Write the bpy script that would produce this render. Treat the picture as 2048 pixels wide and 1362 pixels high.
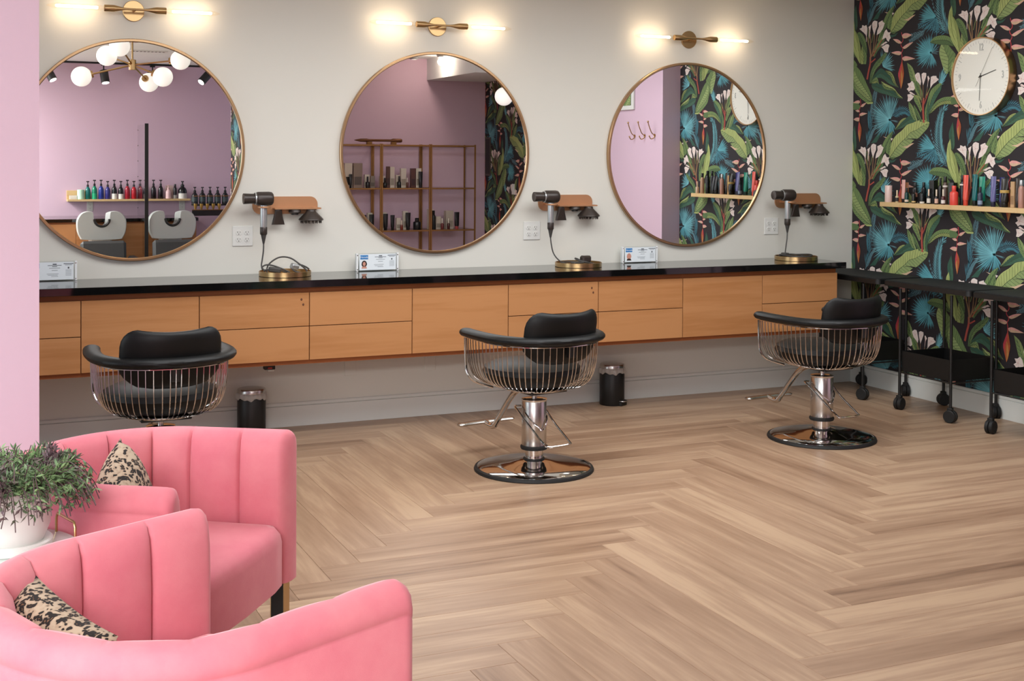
import bpy, bmesh, math, random
from math import sin, cos, pi, sqrt, radians, atan2, hypot
from mathutils import Vector, Matrix
random.seed(7)
for o in list(bpy.data.objects): bpy.data.objects.remove(o)
SC = bpy.context.scene
COL = SC.collection

# ---------------------------------------------------------------- camera
F, YAW, PITCH, ROLL = 2534.6183, 0.41793, -0.01554, 0.00556
cam = bpy.data.cameras.new('camera'); co = bpy.data.objects.new('camera', cam); COL.objects.link(co)
cam.sensor_width = 36; cam.lens = F/2048*36; cam.shift_y = -318.258/2048; cam.clip_start = .05
fw = Vector((sin(YAW)*cos(PITCH), cos(YAW)*cos(PITCH), sin(PITCH)))
rt = Vector((cos(YAW), -sin(YAW), 0)); up = rt.cross(fw)
R_ = rt*cos(ROLL)+up*sin(ROLL); U_ = up*cos(ROLL)-rt*sin(ROLL)
m = Matrix((R_, U_, -fw)).transposed().to_4x4(); m.translation = Vector((-5.8466, -7.2233, 1.5423))
co.matrix_world = m; SC.camera = co

# ---------------------------------------------------------------- world, light, exposure
W = bpy.data.worlds.new('world'); SC.world = W; W.use_nodes = True
bg = W.node_tree.nodes['Background']; bg.inputs[0].default_value = (.75, .88, 1, 1); bg.inputs[1].default_value = 1.0
SC.view_settings.view_transform = 'Standard'; SC.view_settings.look = 'None'
SC.view_settings.gamma = 1; SC.view_settings.use_curve_mapping = False
SC.view_settings.exposure = -0.1
def area(name, loc, sx, sy, power, color, rot):
    l = bpy.data.lights.new(name, 'AREA'); l.shape = 'RECTANGLE'; l.size = sx; l.size_y = sy; l.energy = power; l.color = color
    o = bpy.data.objects.new(name, l); COL.objects.link(o); o.location = loc; o.rotation_euler = rot
    return o
for wy in (-1.5, -4.1, -6.9):      # daylight outside the three shopfront windows in the left wall
    area('window_daylight', (-9.45, wy, 1.45), 2.3, 2.3, {-1.5: 40, -4.1: 120, -6.9: 30}[wy], (.90, .97, 1), (0, -pi/2, 0))
area('window_daylight', (-7.25, -9.35, 1.45), 2.9, 2.3, 70, (.90, .97, 1), (pi/2, 0, 0))   # shopfront window behind the viewer
area('added_ceiling_fill', (-3.1, -2.2, 2.66), 4.6, 1.8, 138, (.95, .98, 1), (0, 0, 0))  # added fill below the ceiling to brighten the mirror wall, no real fitting
area('added_ceiling_fill', (-7.3, -7.9, 2.66), 2.4, 1.4, 400, (1, .98, .96), (0, 0, 0))  # added fill to lift the far pink wall, placed outside the mirrors' view

# ---------------------------------------------------------------- helpers
def lin(h):
    h = h.lstrip('#'); v = [int(h[i:i+2], 16)/255 for i in (0, 2, 4)]
    return tuple([c/12.92 if c <= .04045 else ((c+.055)/1.055)**2.4 for c in v]+[1])
def mat(name, color, rough=.5, metal=0, **k):
    m = bpy.data.materials.new(name); m.use_nodes = True; b = m.node_tree.nodes['Principled BSDF']
    c = lin(color) if isinstance(color, str) else color
    b.inputs['Base Color'].default_value = c; b.inputs['Roughness'].default_value = rough; b.inputs['Metallic'].default_value = metal
    for a, v in k.items():
        b.inputs[a.replace('_', ' ')].default_value = v
    m.diffuse_color = c
    return m
def nd(m, t, **k):
    n = m.node_tree.nodes.new(t)
    for a, v in k.items():
        if a.startswith('i_'): n.inputs[a[2:].replace('_', ' ')].default_value = v
        else: setattr(n, a, v)
    return n
def ln(m, a, b): m.node_tree.links.new(a, b)
def ramp(m, stops):
    r = nd(m, 'ShaderNodeValToRGB'); e = r.color_ramp.elements
    while len(e) < len(stops): e.new(.5)
    for i, (p, c) in enumerate(stops): e[i].position = p; e[i].color = lin(c) if isinstance(c, str) else c
    return r
def BS(m): return m.node_tree.nodes['Principled BSDF']
def bump(m, height, strength=.2, dist=.002):
    b = nd(m, 'ShaderNodeBump', i_Strength=strength, i_Distance=dist); ln(m, height, b.inputs['Height']); ln(m, b.outputs[0], BS(m).inputs['Normal'])
def noisy(m, scale=200, strength=.15, dist=.001, coord='Object'):
    t = nd(m, 'ShaderNodeTexCoord'); n = nd(m, 'ShaderNodeTexNoise', i_Scale=scale, i_Detail=3.0); ln(m, t.outputs[coord], n.inputs['Vector'])
    bump(m, n.outputs['Fac'], strength, dist); return m
def wood(name, stops, scale, rough=.45, rnd=True, spec=.4, axis=0, bstr=.15):
    m = mat(name, stops[0][1], rough); m.node_tree.nodes['Principled BSDF'].inputs['Specular IOR Level'].default_value = spec
    t = nd(m, 'ShaderNodeTexCoord'); oi = nd(m, 'ShaderNodeObjectInfo')
    add = nd(m, 'ShaderNodeVectorMath', operation='MULTIPLY_ADD'); cmb = nd(m, 'ShaderNodeCombineXYZ')
    mul = nd(m, 'ShaderNodeMath', operation='MULTIPLY', i_Value=1.0); mul.inputs[1].default_value = 37.0 if rnd else 0
    ln(m, oi.outputs['Random'], mul.inputs[0])
    for i in range(3): ln(m, mul.outputs[0], cmb.inputs[i])
    sc = [1, 1, 1]; sc = [scale*1.0]*3; sc[axis] = scale*.07
    add.inputs[1].default_value = sc
    ln(m, t.outputs['Object'], add.inputs[0]); ln(m, cmb.outputs[0], add.inputs[2])
    n1 = nd(m, 'ShaderNodeTexNoise', i_Scale=1.0, i_Detail=6.0, i_Roughness=.6, i_Distortion=.6); ln(m, add.outputs[0], n1.inputs['Vector'])
    n2 = nd(m, 'ShaderNodeTexNoise', i_Scale=6.0, i_Detail=4.0); ln(m, add.outputs[0], n2.inputs['Vector'])
    mx = nd(m, 'ShaderNodeMath', operation='MULTIPLY_ADD'); mx.inputs[1].default_value = .42; ln(m, n2.outputs[0], mx.inputs[0]); ln(m, n1.outputs[0], mx.inputs[2])
    if rnd:
        m2 = nd(m, 'ShaderNodeMath', operation='MULTIPLY_ADD'); m2.inputs[1].default_value = .22; ln(m, oi.outputs['Random'], m2.inputs[0]); ln(m, mx.outputs[0], m2.inputs[2]); src = m2.outputs[0]
    else: src = mx.outputs[0]
    r = ramp(m, stops); ln(m, src, r.inputs[0]); ln(m, r.outputs[0], BS(m).inputs['Base Color'])
    bump(m, n1.outputs[0], bstr, .001); return m

M = {}
M['wall'] = noisy(mat('grey_white_wall_paint', '#d5d3ca', .75), 350, .35, .0008)
M['pink'] = noisy(mat('lilac_pink_wall_paint', '#cdb1c2', .75), 350, .25, .0008)
M['ceil'] = mat('white_ceiling_paint', '#e9edec', .9)
M['white'] = mat('white_gloss_trim', '#d6d8d3', .5)
M['floor'] = wood('tan_oak_plank', [(.42, '#624a38'), (.54, '#7f634e'), (.64, '#8f725b'), (.82, '#9e8169'), (1.0, '#b1957a')], 9, .36, True, .35, 0, .25)
M['cab'] = wood('warm_alder_wood', [(.35, '#8c5832'), (.55, '#a46f42'), (.85, '#b48053')], 7, .45, True, .3, 0, .1)
M['cabdark'] = wood('red_brown_wood_edge', [(.35, '#7c4526'), (.8, '#94562f')], 7, .5, True, .3, 0, .1)
M['oak'] = wood('pale_oak_shelf', [(.4, '#b8925f'), (.8, '#cfb080')], 14, .5, True, .3, 0, .1)
M['stone'] = mat('polished_black_stone', '#0b0b0c', .06); M['stone'].node_tree.nodes['Principled BSDF'].inputs['IOR'].default_value = 1.62
M['brass'] = noisy(mat('brushed_brass', '#bd9d70', .28, 1), 90, .08, .0006)
M['copper'] = mat('satin_copper', '#bd8d68', .42, .55)
M['frame'] = mat('brushed_gold_mirror_frame', '#b99873', .3, 1)
M['gold'] = mat('gold_painted_metal', '#9c7242', .4, .7)
M['mirror'] = mat('mirror_silver', (.93, .94, .93, 1), .0, 1)
M['chrome'] = mat('polished_chrome', (.62, .60, .585, 1), .07, 1)
M['steel'] = mat('brushed_steel', (.55, .53, .51, 1), .25, 1)
M['leather'] = noisy(mat('black_vinyl', '#0a0a0a', .47), 260, .12, .0005)
M['black'] = mat('satin_black_paint', '#0e0e0e', .45)
M['rubber'] = mat('black_rubber', '#0f0f0f', .6)
M['plastic'] = mat('dark_grey_plastic', '#3a322e', .35, .3)
M['silver'] = mat('silver_grey_plastic', '#b4b7b8', .28, .7)
M['cord'] = mat('grey_cord', '#3f3d3b', .55)
M['plate'] = mat('white_plastic_plate', '#d9d9d4', .4)
M['slot'] = mat('dark_socket_slot', '#2a2725', .6)
M['paper'] = mat('white_paper', '#dfe6ea', .8)
M['blue'] = mat('blue_print', '#2a78b8', .7)
M['ink'] = mat('grey_print', '#5a6066', .8)
M['skin'] = mat('portrait_print', '#c98f7c', .8); M['hair'] = mat('dark_hair_print', '#2b1d18', .8)
BS(M['leather']).inputs['Specular IOR Level'].default_value = .3
def clear(name, tint, fac):
    m = bpy.data.materials.new(name); m.use_nodes = True; nt = m.node_tree; nt.nodes.clear()
    o = nt.nodes.new('ShaderNodeOutputMaterial'); a = nt.nodes.new('ShaderNodeBsdfTransparent'); a.inputs[0].default_value = tint
    g = nt.nodes.new('ShaderNodeBsdfGlossy'); g.inputs['Roughness'].default_value = .02; x = nt.nodes.new('ShaderNodeMixShader')
    fr = nt.nodes.new('ShaderNodeFresnel'); fr.inputs[0].default_value = 1.45; mm = nt.nodes.new('ShaderNodeMath'); mm.operation = 'MULTIPLY'; mm.inputs[1].default_value = fac
    ge = nt.nodes.new('ShaderNodeNewGeometry'); iv = nt.nodes.new('ShaderNodeMath'); iv.operation = 'SUBTRACT'; iv.inputs[0].default_value = 1; nt.links.new(ge.outputs['Backfacing'], iv.inputs[1])
    m3 = nt.nodes.new('ShaderNodeMath'); m3.operation = 'MULTIPLY'; nt.links.new(fr.outputs[0], m3.inputs[0]); nt.links.new(iv.outputs[0], m3.inputs[1]); nt.links.new(m3.outputs[0], mm.inputs[0]); nt.links.new(mm.outputs[0], x.inputs[0]); nt.links.new(a.outputs[0], x.inputs[1]); nt.links.new(g.outputs[0], x.inputs[2]); nt.links.new(x.outputs[0], o.inputs[0])
    return m
M['glass'] = clear('window_glass', (.97, .98, .98, 1), .9); M['acrylic'] = clear('clear_acrylic', (.93, .95, .96, 1), 1.0)
M['bulbglass'] = clear('clear_bulb_glass', (1, .97, .92, 1), .9)
def emis(name, col, s):
    m = mat(name, col, .5); b = BS(m); b.inputs['Emission Color'].default_value = lin(col) if isinstance(col, str) else col; b.inputs['Emission Strength'].default_value = s; return m
M['filament'] = emis('glowing_filament', (1, .78, .55, 1), 36)
M['globe'] = emis('opal_glass_globe', (1, .97, .92, 1), .6)
M['spotlens'] = emis('lit_spot_lens', (1, .93, .84, 1), 6)
vel = mat('pink_velvet', '#d96f7e', .8); b = BS(vel); b.inputs['Sheen Weight'].default_value = .35; b.inputs['Sheen Roughness'].default_value = .4; b.inputs['Sheen Tint'].default_value = (1, .72, .74, 1); b.inputs['Specular IOR Level'].default_value = .15
t = nd(vel, 'ShaderNodeTexCoord'); n = nd(vel, 'ShaderNodeTexNoise', i_Scale=5.0, i_Detail=6.0, i_Roughness=.6); ln(vel, t.outputs['Object'], n.inputs['Vector'])
r = ramp(vel, [(.35, '#d57685'), (.65, '#dd8791')]); ln(vel, n.outputs[0], r.inputs[0]); ln(vel, r.outputs[0], b.inputs['Base Color'])
n = nd(vel, 'ShaderNodeTexNoise', i_Scale=420.0, i_Detail=2.0); ln(vel, t.outputs['Object'], n.inputs['Vector']); bump(vel, n.outputs[0], .3, .0008)
M['velvet'] = vel
leo = mat('leopard_fabric', '#cdb59a', .85); b = BS(leo); t = nd(leo, 'ShaderNodeTexCoord')
ns = nd(leo, 'ShaderNodeTexNoise', i_Scale=22.0, i_Detail=2.0); ln(leo, t.outputs['Object'], ns.inputs['Vector'])
mxv = nd(leo, 'ShaderNodeMix', data_type='VECTOR'); mxv.inputs[0].default_value = .06; ln(leo, t.outputs['Object'], mxv.inputs[4]); ln(leo, ns.outputs['Color'], mxv.inputs[5])
vo = nd(leo, 'ShaderNodeTexVoronoi', i_Scale=74.0); ln(leo, mxv.outputs[1], vo.inputs['Vector'])
n2 = nd(leo, 'ShaderNodeTexNoise', i_Scale=95.0, i_Detail=1.0); ln(leo, t.outputs['Object'], n2.inputs['Vector'])
ad = nd(leo, 'ShaderNodeMath', operation='MULTIPLY_ADD'); ad.inputs[1].default_value = .55; ln(leo, n2.outputs[0], ad.inputs[0]); ln(leo, vo.outputs['Distance'], ad.inputs[2])
r = ramp(leo, [(.0, '#8a6c50'), (.40, '#6a4d37'), (.44, '#17110e'), (.73, '#1a1310'), (.78, '#a5907a'), (1, '#b5a38d')]); ln(leo, ad.outputs[0], r.inputs[0]); ln(leo, r.outputs[0], b.inputs['Base Color'])
M['leopard'] = leo
M['marble'] = mat('white_marble_tray', '#dde6e2', .2); M['ceramic'] = mat('white_ceramic', '#dddcd8', .35)
M['leafgreen'] = mat('dusty_green_leaf', '#66805a', .5)
tt = nd(M['leafgreen'], 'ShaderNodeTexCoord'); nn = nd(M['leafgreen'], 'ShaderNodeTexNoise', i_Scale=14.0); ln(M['leafgreen'], tt.outputs['Object'], nn.inputs['Vector'])
rr = ramp(M['leafgreen'], [(.36, '#6a4f56'), (.48, '#4d6544'), (.62, '#7d9a68')]); ln(M['leafgreen'], nn.outputs[0], rr.inputs[0]); ln(M['leafgreen'], rr.outputs[0], BS(M['leafgreen']).inputs['Base Color'])
M['stemc'] = mat('purple_brown_stem', '#5a4648', .6); M['soil'] = mat('dark_soil', '#2b221c', .9)
M['tablewood'] = wood('red_brown_table_wood', [(.35, '#7a4022'), (.8, '#9a5a34')], 10, .4)
M['bag'] = mat('thin_white_bin_bag', '#dcd8d2', .3); BS(M['bag']).inputs['Alpha'].default_value = .62
wp = mat('wallpaper_print_ink', '#20242a', .7); at = nd(wp, 'ShaderNodeVertexColor', layer_name='Col'); ln(wp, at.outputs[0], BS(wp).inputs['Base Color']); M['print'] = wp
M['wpbase'] = mat('wallpaper_dark_ground', '#231e22', .75)
PM = {}
def pm(c, rough=.3, metal=0):
    k = (c, rough, metal)
    if k not in PM: PM[k] = mat('packaging_'+c.strip('#'), c, rough, metal)
    return PM[k]

class B:
    def __init__(s): s.v = []; s.f = []; s.sm = []
    def add(s, v, f, smooth=False):
        o = len(s.v); s.v += [tuple(p) for p in v]; s.f += [tuple(i+o for i in q) for q in f]; s.sm += [smooth]*len(f); return s
    def box(s, x0, x1, y0, y1, z0, z1, c=0):
        if c <= 0:
            v = [(x, y, z) for z in (z0, z1) for y in (y0, y1) for x in (x0, x1)]
            return s.add(v, [(0, 2, 3, 1), (4, 5, 7, 6), (0, 1, 5, 4), (2, 6, 7, 3), (0, 4, 6, 2), (1, 3, 7, 5)])
        v = []
        for sx, X in ((1, x0), (-1, x1)):
            for sy, Y in ((1, y0), (-1, y1)):
                for sz, Z in ((1, z0), (-1, z1)):
                    v += [(X, Y+sy*c, Z+sz*c), (X+sx*c, Y, Z+sz*c), (X+sx*c, Y+sy*c, Z)]
        bm = bmesh.new(); bv = [bm.verts.new(p) for p in v]; bmesh.ops.convex_hull(bm, input=bv); bmesh.ops.dissolve_limit(bm, angle_limit=.01, verts=bm.verts, edges=bm.edges)
        bm.verts.index_update(); s.add([p.co[:] for p in bm.verts], [[q.index for q in f.verts] for f in bm.faces]); bm.free(); return s
    def lathe(s, prof, n=24, c=(0, 0, 0), axis='z', cap=True, smooth=True):
        v = []; f = []
        def T(x, y, z):
            if axis == 'z': q = (x, y, z)
            elif axis == 'x': q = (z, x, y)
            else: q = (x, z, y) if False else (y, z, x)
            return (q[0]+c[0], q[1]+c[1], q[2]+c[2])
        for (r, z) in prof:
            for k in range(n): a = 2*pi*k/n; v.append(T(r*cos(a), r*sin(a), z))
        for i in range(len(prof)-1):
            for k in range(n): k2 = (k+1) % n; f.append((i*n+k, i*n+k2, (i+1)*n+k2, (i+1)*n+k))
        if cap:
            if prof[0][0] > 1e-5: f.append(tuple(range(n-1, -1, -1)))
            if prof[-1][0] > 1e-5: f.append(tuple((len(prof)-1)*n+k for k in range(n)))
        return s.add(v, f, smooth)
    def cyl(s, r, z0, z1, n=20, c=(0, 0, 0), axis='z', ch=0):
        p = [(r, z0), (r, z1)] if ch <= 0 else [(r-ch, z0), (r, z0+ch), (r, z1-ch), (r-ch, z1)]
        return s.lathe(p, n, c, axis)
    def tube(s, pts, r, n=8, closed=False, flat=None, up=None):
        pts = [Vector(p) for p in pts]; N = len(pts); v = []; f = []; prev = None
        for i, p in enumerate(pts):
            a = pts[(i-1) % N] if (closed or i > 0) else p; b2 = pts[(i+1) % N] if (closed or i < N-1) else p
            d = (b2-a).normalized()
            if up is not None: u = Vector(up)
            elif prev is None: u = Vector((0, 0, 1)) if abs(d.z) < .9 else Vector((1, 0, 0))
            else: u = prev
            u = (u-d*u.dot(d)).normalized(); prev = u; w = d.cross(u)
            rr = r[i] if isinstance(r, (list, tuple)) else r
            ru, rw = (rr, rr) if flat is None else (rr*flat[0], rr*flat[1])
            for k in range(n): t = 2*pi*k/n; v.append(p+u*(ru*cos(t))+w*(rw*sin(t)))
        for i in range(N if closed else N-1):
            j = (i+1) % N
            for k in range(n): k2 = (k+1) % n; f.append((i*n+k, i*n+k2, j*n+k2, j*n+k))
        if not closed: f.append(tuple(range(n-1, -1, -1))); f.append(tuple((N-1)*n+k for k in range(n)))
        return s.add(v, f, True)
    def prism(s, poly, z0, z1, T=None):
        n = len(poly); v = [(x, y, z0) for x, y in poly]+[(x, y, z1) for x, y in poly]
        f = [tuple(range(n-1, -1, -1)), tuple(range(n, 2*n))]+[(i, (i+1) % n, n+(i+1) % n, n+i) for i in range(n)]
        if T: v = [T(*p) for p in v]
        return s.add(v, f)
    def sphere(s, r, c=(0, 0, 0), n=20, m_=12, sc=(1, 1, 1)):
        pr = [(max(r*sin(pi*i/m_), 1e-6), -r*cos(pi*i/m_)) for i in range(m_+1)]
        k = len(s.v); s.lathe(pr, n, (0, 0, 0), cap=False); s.v[k:] = [(x*sc[0]+c[0], y*sc[1]+c[1], z*sc[2]+c[2]) for x, y, z in s.v[k:]]; return s
    def xf(s, mtx): s.v = [tuple(mtx @ Vector(p)) for p in s.v]; return s
    def mesh(s, name, m, angle=40):
        me = bpy.data.meshes.new(name); me.from_pydata(s.v, [], s.f); me.materials.append(m)
        me.polygons.foreach_set('use_smooth', s.sm); me.update()
        if any(s.sm):
            bm = bmesh.new(); bm.from_mesh(me); bmesh.ops.remove_doubles(bm, verts=bm.verts, dist=1e-6); bmesh.ops.recalc_face_normals(bm, faces=bm.faces); bm.to_mesh(me); bm.free()
            me.set_sharp_from_angle(angle=radians(angle))
        else:
            bm = bmesh.new(); bm.from_mesh(me); bmesh.ops.recalc_face_normals(bm, faces=bm.faces); bm.to_mesh(me); bm.free()
        return me
    def build(s, name, m, parent=None, loc=None, rot=None, angle=40):
        o = bpy.data.objects.new(name, s.mesh(name, m, angle)); COL.objects.link(o)
        if parent is not None: o.parent = parent
        if loc: o.location = loc
        if rot: o.rotation_euler = rot
        return o
def place(name, me, parent=None, loc=(0, 0, 0), rot=(0, 0, 0)):
    o = bpy.data.objects.new(name, me); COL.objects.link(o); o.parent = parent; o.location = loc; o.rotation_euler = rot; return o
def tag(o, label, cat=None, group=None):
    o['label'] = label
    if cat: o['category'] = cat
    if group: o['group'] = group
    return o
def thing(name, label, cat, loc=(0, 0, 0), rz=0, group=None):
    o = bpy.data.objects.new(name, None); COL.objects.link(o); o.location = loc; o.rotation_euler = (0, 0, rz); o.empty_display_size = .1
    return tag(o, label, cat, group)
def struct(o): o['kind'] = 'structure'; return o
def dup(src, loc=None, rz=None, label=None, parent=None):
    c = src.copy(); COL.objects.link(c)
    if parent is not None: c.parent = parent
    if loc is not None: c.location = loc
    if rz is not None: c.rotation_euler = (0, 0, rz)
    if label: c['label'] = label
    for ch in src.children: dup(ch, parent=c)
    return c
def bez(pts, n=8):
    P = [Vector(p) for p in pts]; out = []
    for i in range(len(P)-1):
        p0 = P[max(i-1, 0)]; p1 = P[i]; p2 = P[i+1]; p3 = P[min(i+2, len(P)-1)]
        for k in range(n):
            t = k/n; out.append(.5*((2*p1)+(p2-p0)*t+(2*p0-5*p1+4*p2-p3)*t*t+(3*p1-p0-3*p2+p3)*t**3))
    out.append(P[-1]); return out
def text(name, s, size, m, parent, loc, rot, outline=0, sx=1, extrude=.0003):
    c = bpy.data.curves.new(name, 'FONT'); c.body = s; c.size = size; c.align_x = 'CENTER'; c.align_y = 'CENTER'
    if outline: c.fill_mode = 'NONE'; c.bevel_depth = outline; c.bevel_resolution = 0; c.resolution_u = 4
    else: c.extrude = extrude; c.resolution_u = 3
    t = bpy.data.objects.new('tmp', c); COL.objects.link(t); dg = bpy.context.evaluated_depsgraph_get()
    me = bpy.data.meshes.new_from_object(t.evaluated_get(dg)); bpy.data.objects.remove(t)
    me.materials.clear(); me.materials.append(m)
    for v in me.vertices: v.co.x *= sx
    return place(name, me, parent, loc, rot)

# ---------------------------------------------------------------- room shell
CH = 2.70
def wall(name, x0, x1, y0, y1, z0=0, z1=CH, m='wall'):
    return struct(B().box(x0, x1, y0, y1, z0, z1).build(name, M[m]))
wall('wall_back', -9.1, .12, 0, .12)
wr = wall('wall_right', 0, .12, -2.364, 0, m='wpbase')
we = wall('wall_right.001', -.177, .12, -6.35, -2.364, m='pink')
wall('wall_divider', -3.05, .12, -6.62, -6.35, m='pink')
struct(B().box(-5.6, .12, -9.02, -8.9, 0, CH).box(-9.1, -8.8, -9.02, -8.9, 0, CH).box(-8.8, -5.6, -9.02, -8.9, 0, .35).box(-8.8, -5.6, -9.02, -8.9, 2.55, CH).build('wall_front', M['pink']))
w = struct(B().box(-8.8, -5.6, -9.0, -8.92, .35, .41).box(-8.8, -5.6, -9.0, -8.92, 2.49, 2.55).box(-8.8, -8.74, -9.0, -8.92, .41, 2.49).box(-5.66, -5.6, -9.0, -8.92, .41, 2.49).box(-7.23, -7.17, -9.0, -8.92, .41, 2.49).build('window_4', M['black']))
B().box(-8.74, -7.23, -8.965, -8.957, .41, 2.49).build('pane', M['glass'], w); B().box(-7.17, -5.66, -8.965, -8.957, .41, 2.49).build('pane', M['glass'], w)
wall('wall_pillar', -9.0, -5.587, -2.96, -2.80, m='pink')
struct(B().box(-9.1, .12, -9.02, .12, CH, CH+.1).build('ceiling', M['ceil']))
struct(B().box(-.9, -.177, -6.35, -4.9, 2.46, CH).build('trim_1', M['ceil']))
# left wall with three shopfront windows
wl = struct(B().box(-9.22, -9.1, -9.02, .12, 0, .35).box(-9.22, -9.1, -9.02, .12, 2.55, CH)
    .box(-9.22, -9.1, -.35, .12, .35, 2.55).box(-9.22, -9.1, -3.0, -2.75, .35, 2.55).box(-9.22, -9.1, -5.55, -5.3, .35, 2.55).box(-9.22, -9.1, -9.02, -8.05, .35, 2.55).build('wall_left', M['wall']))
for i, (a, b_) in enumerate(((-2.75, -.35), (-5.3, -3.0), (-8.05, -5.55))):
    w = struct(B().box(-9.2, -9.12, a, b_, .35, .41).box(-9.2, -9.12, a, b_, 2.49, 2.55).box(-9.2, -9.12, a, a+.06, .41, 2.49).box(-9.2, -9.12, b_-.06, b_, .41, 2.49).build('window_%d' % (i+1), M['black']))
    B().box(-9.165, -9.157, a+.06, b_-.06, .41, 2.49).build('pane', M['glass'], w)
wall('wall_partition', -3.05, -2.9, -6.35, -4.75, m='pink')
# skirting boards
def base(name, pts_box, pts_cap):
    o = struct(B().box(*pts_box, .0, .118, .001).build(name, M['white'])); B().box(*pts_cap, .118, .14, .004).build('cap_moulding', M['white'], o); return o
base('baseboard_back', (-9.0, -.016, -.016, 0), (-9.0, -.012, -.012, 0))
base('baseboard_right', (-.016, 0, -2.364, 0), (-.012, 0, -2.364, 0))
base('baseboard_pillar', (-9.0, -5.587, -2.976, -2.96), (-9.0, -5.587, -2.972, -2.96))
base('baseboard_front', (-9.0, -.2, -8.9, -8.884), (-9.0, -.2, -8.9, -8.888))

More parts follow.
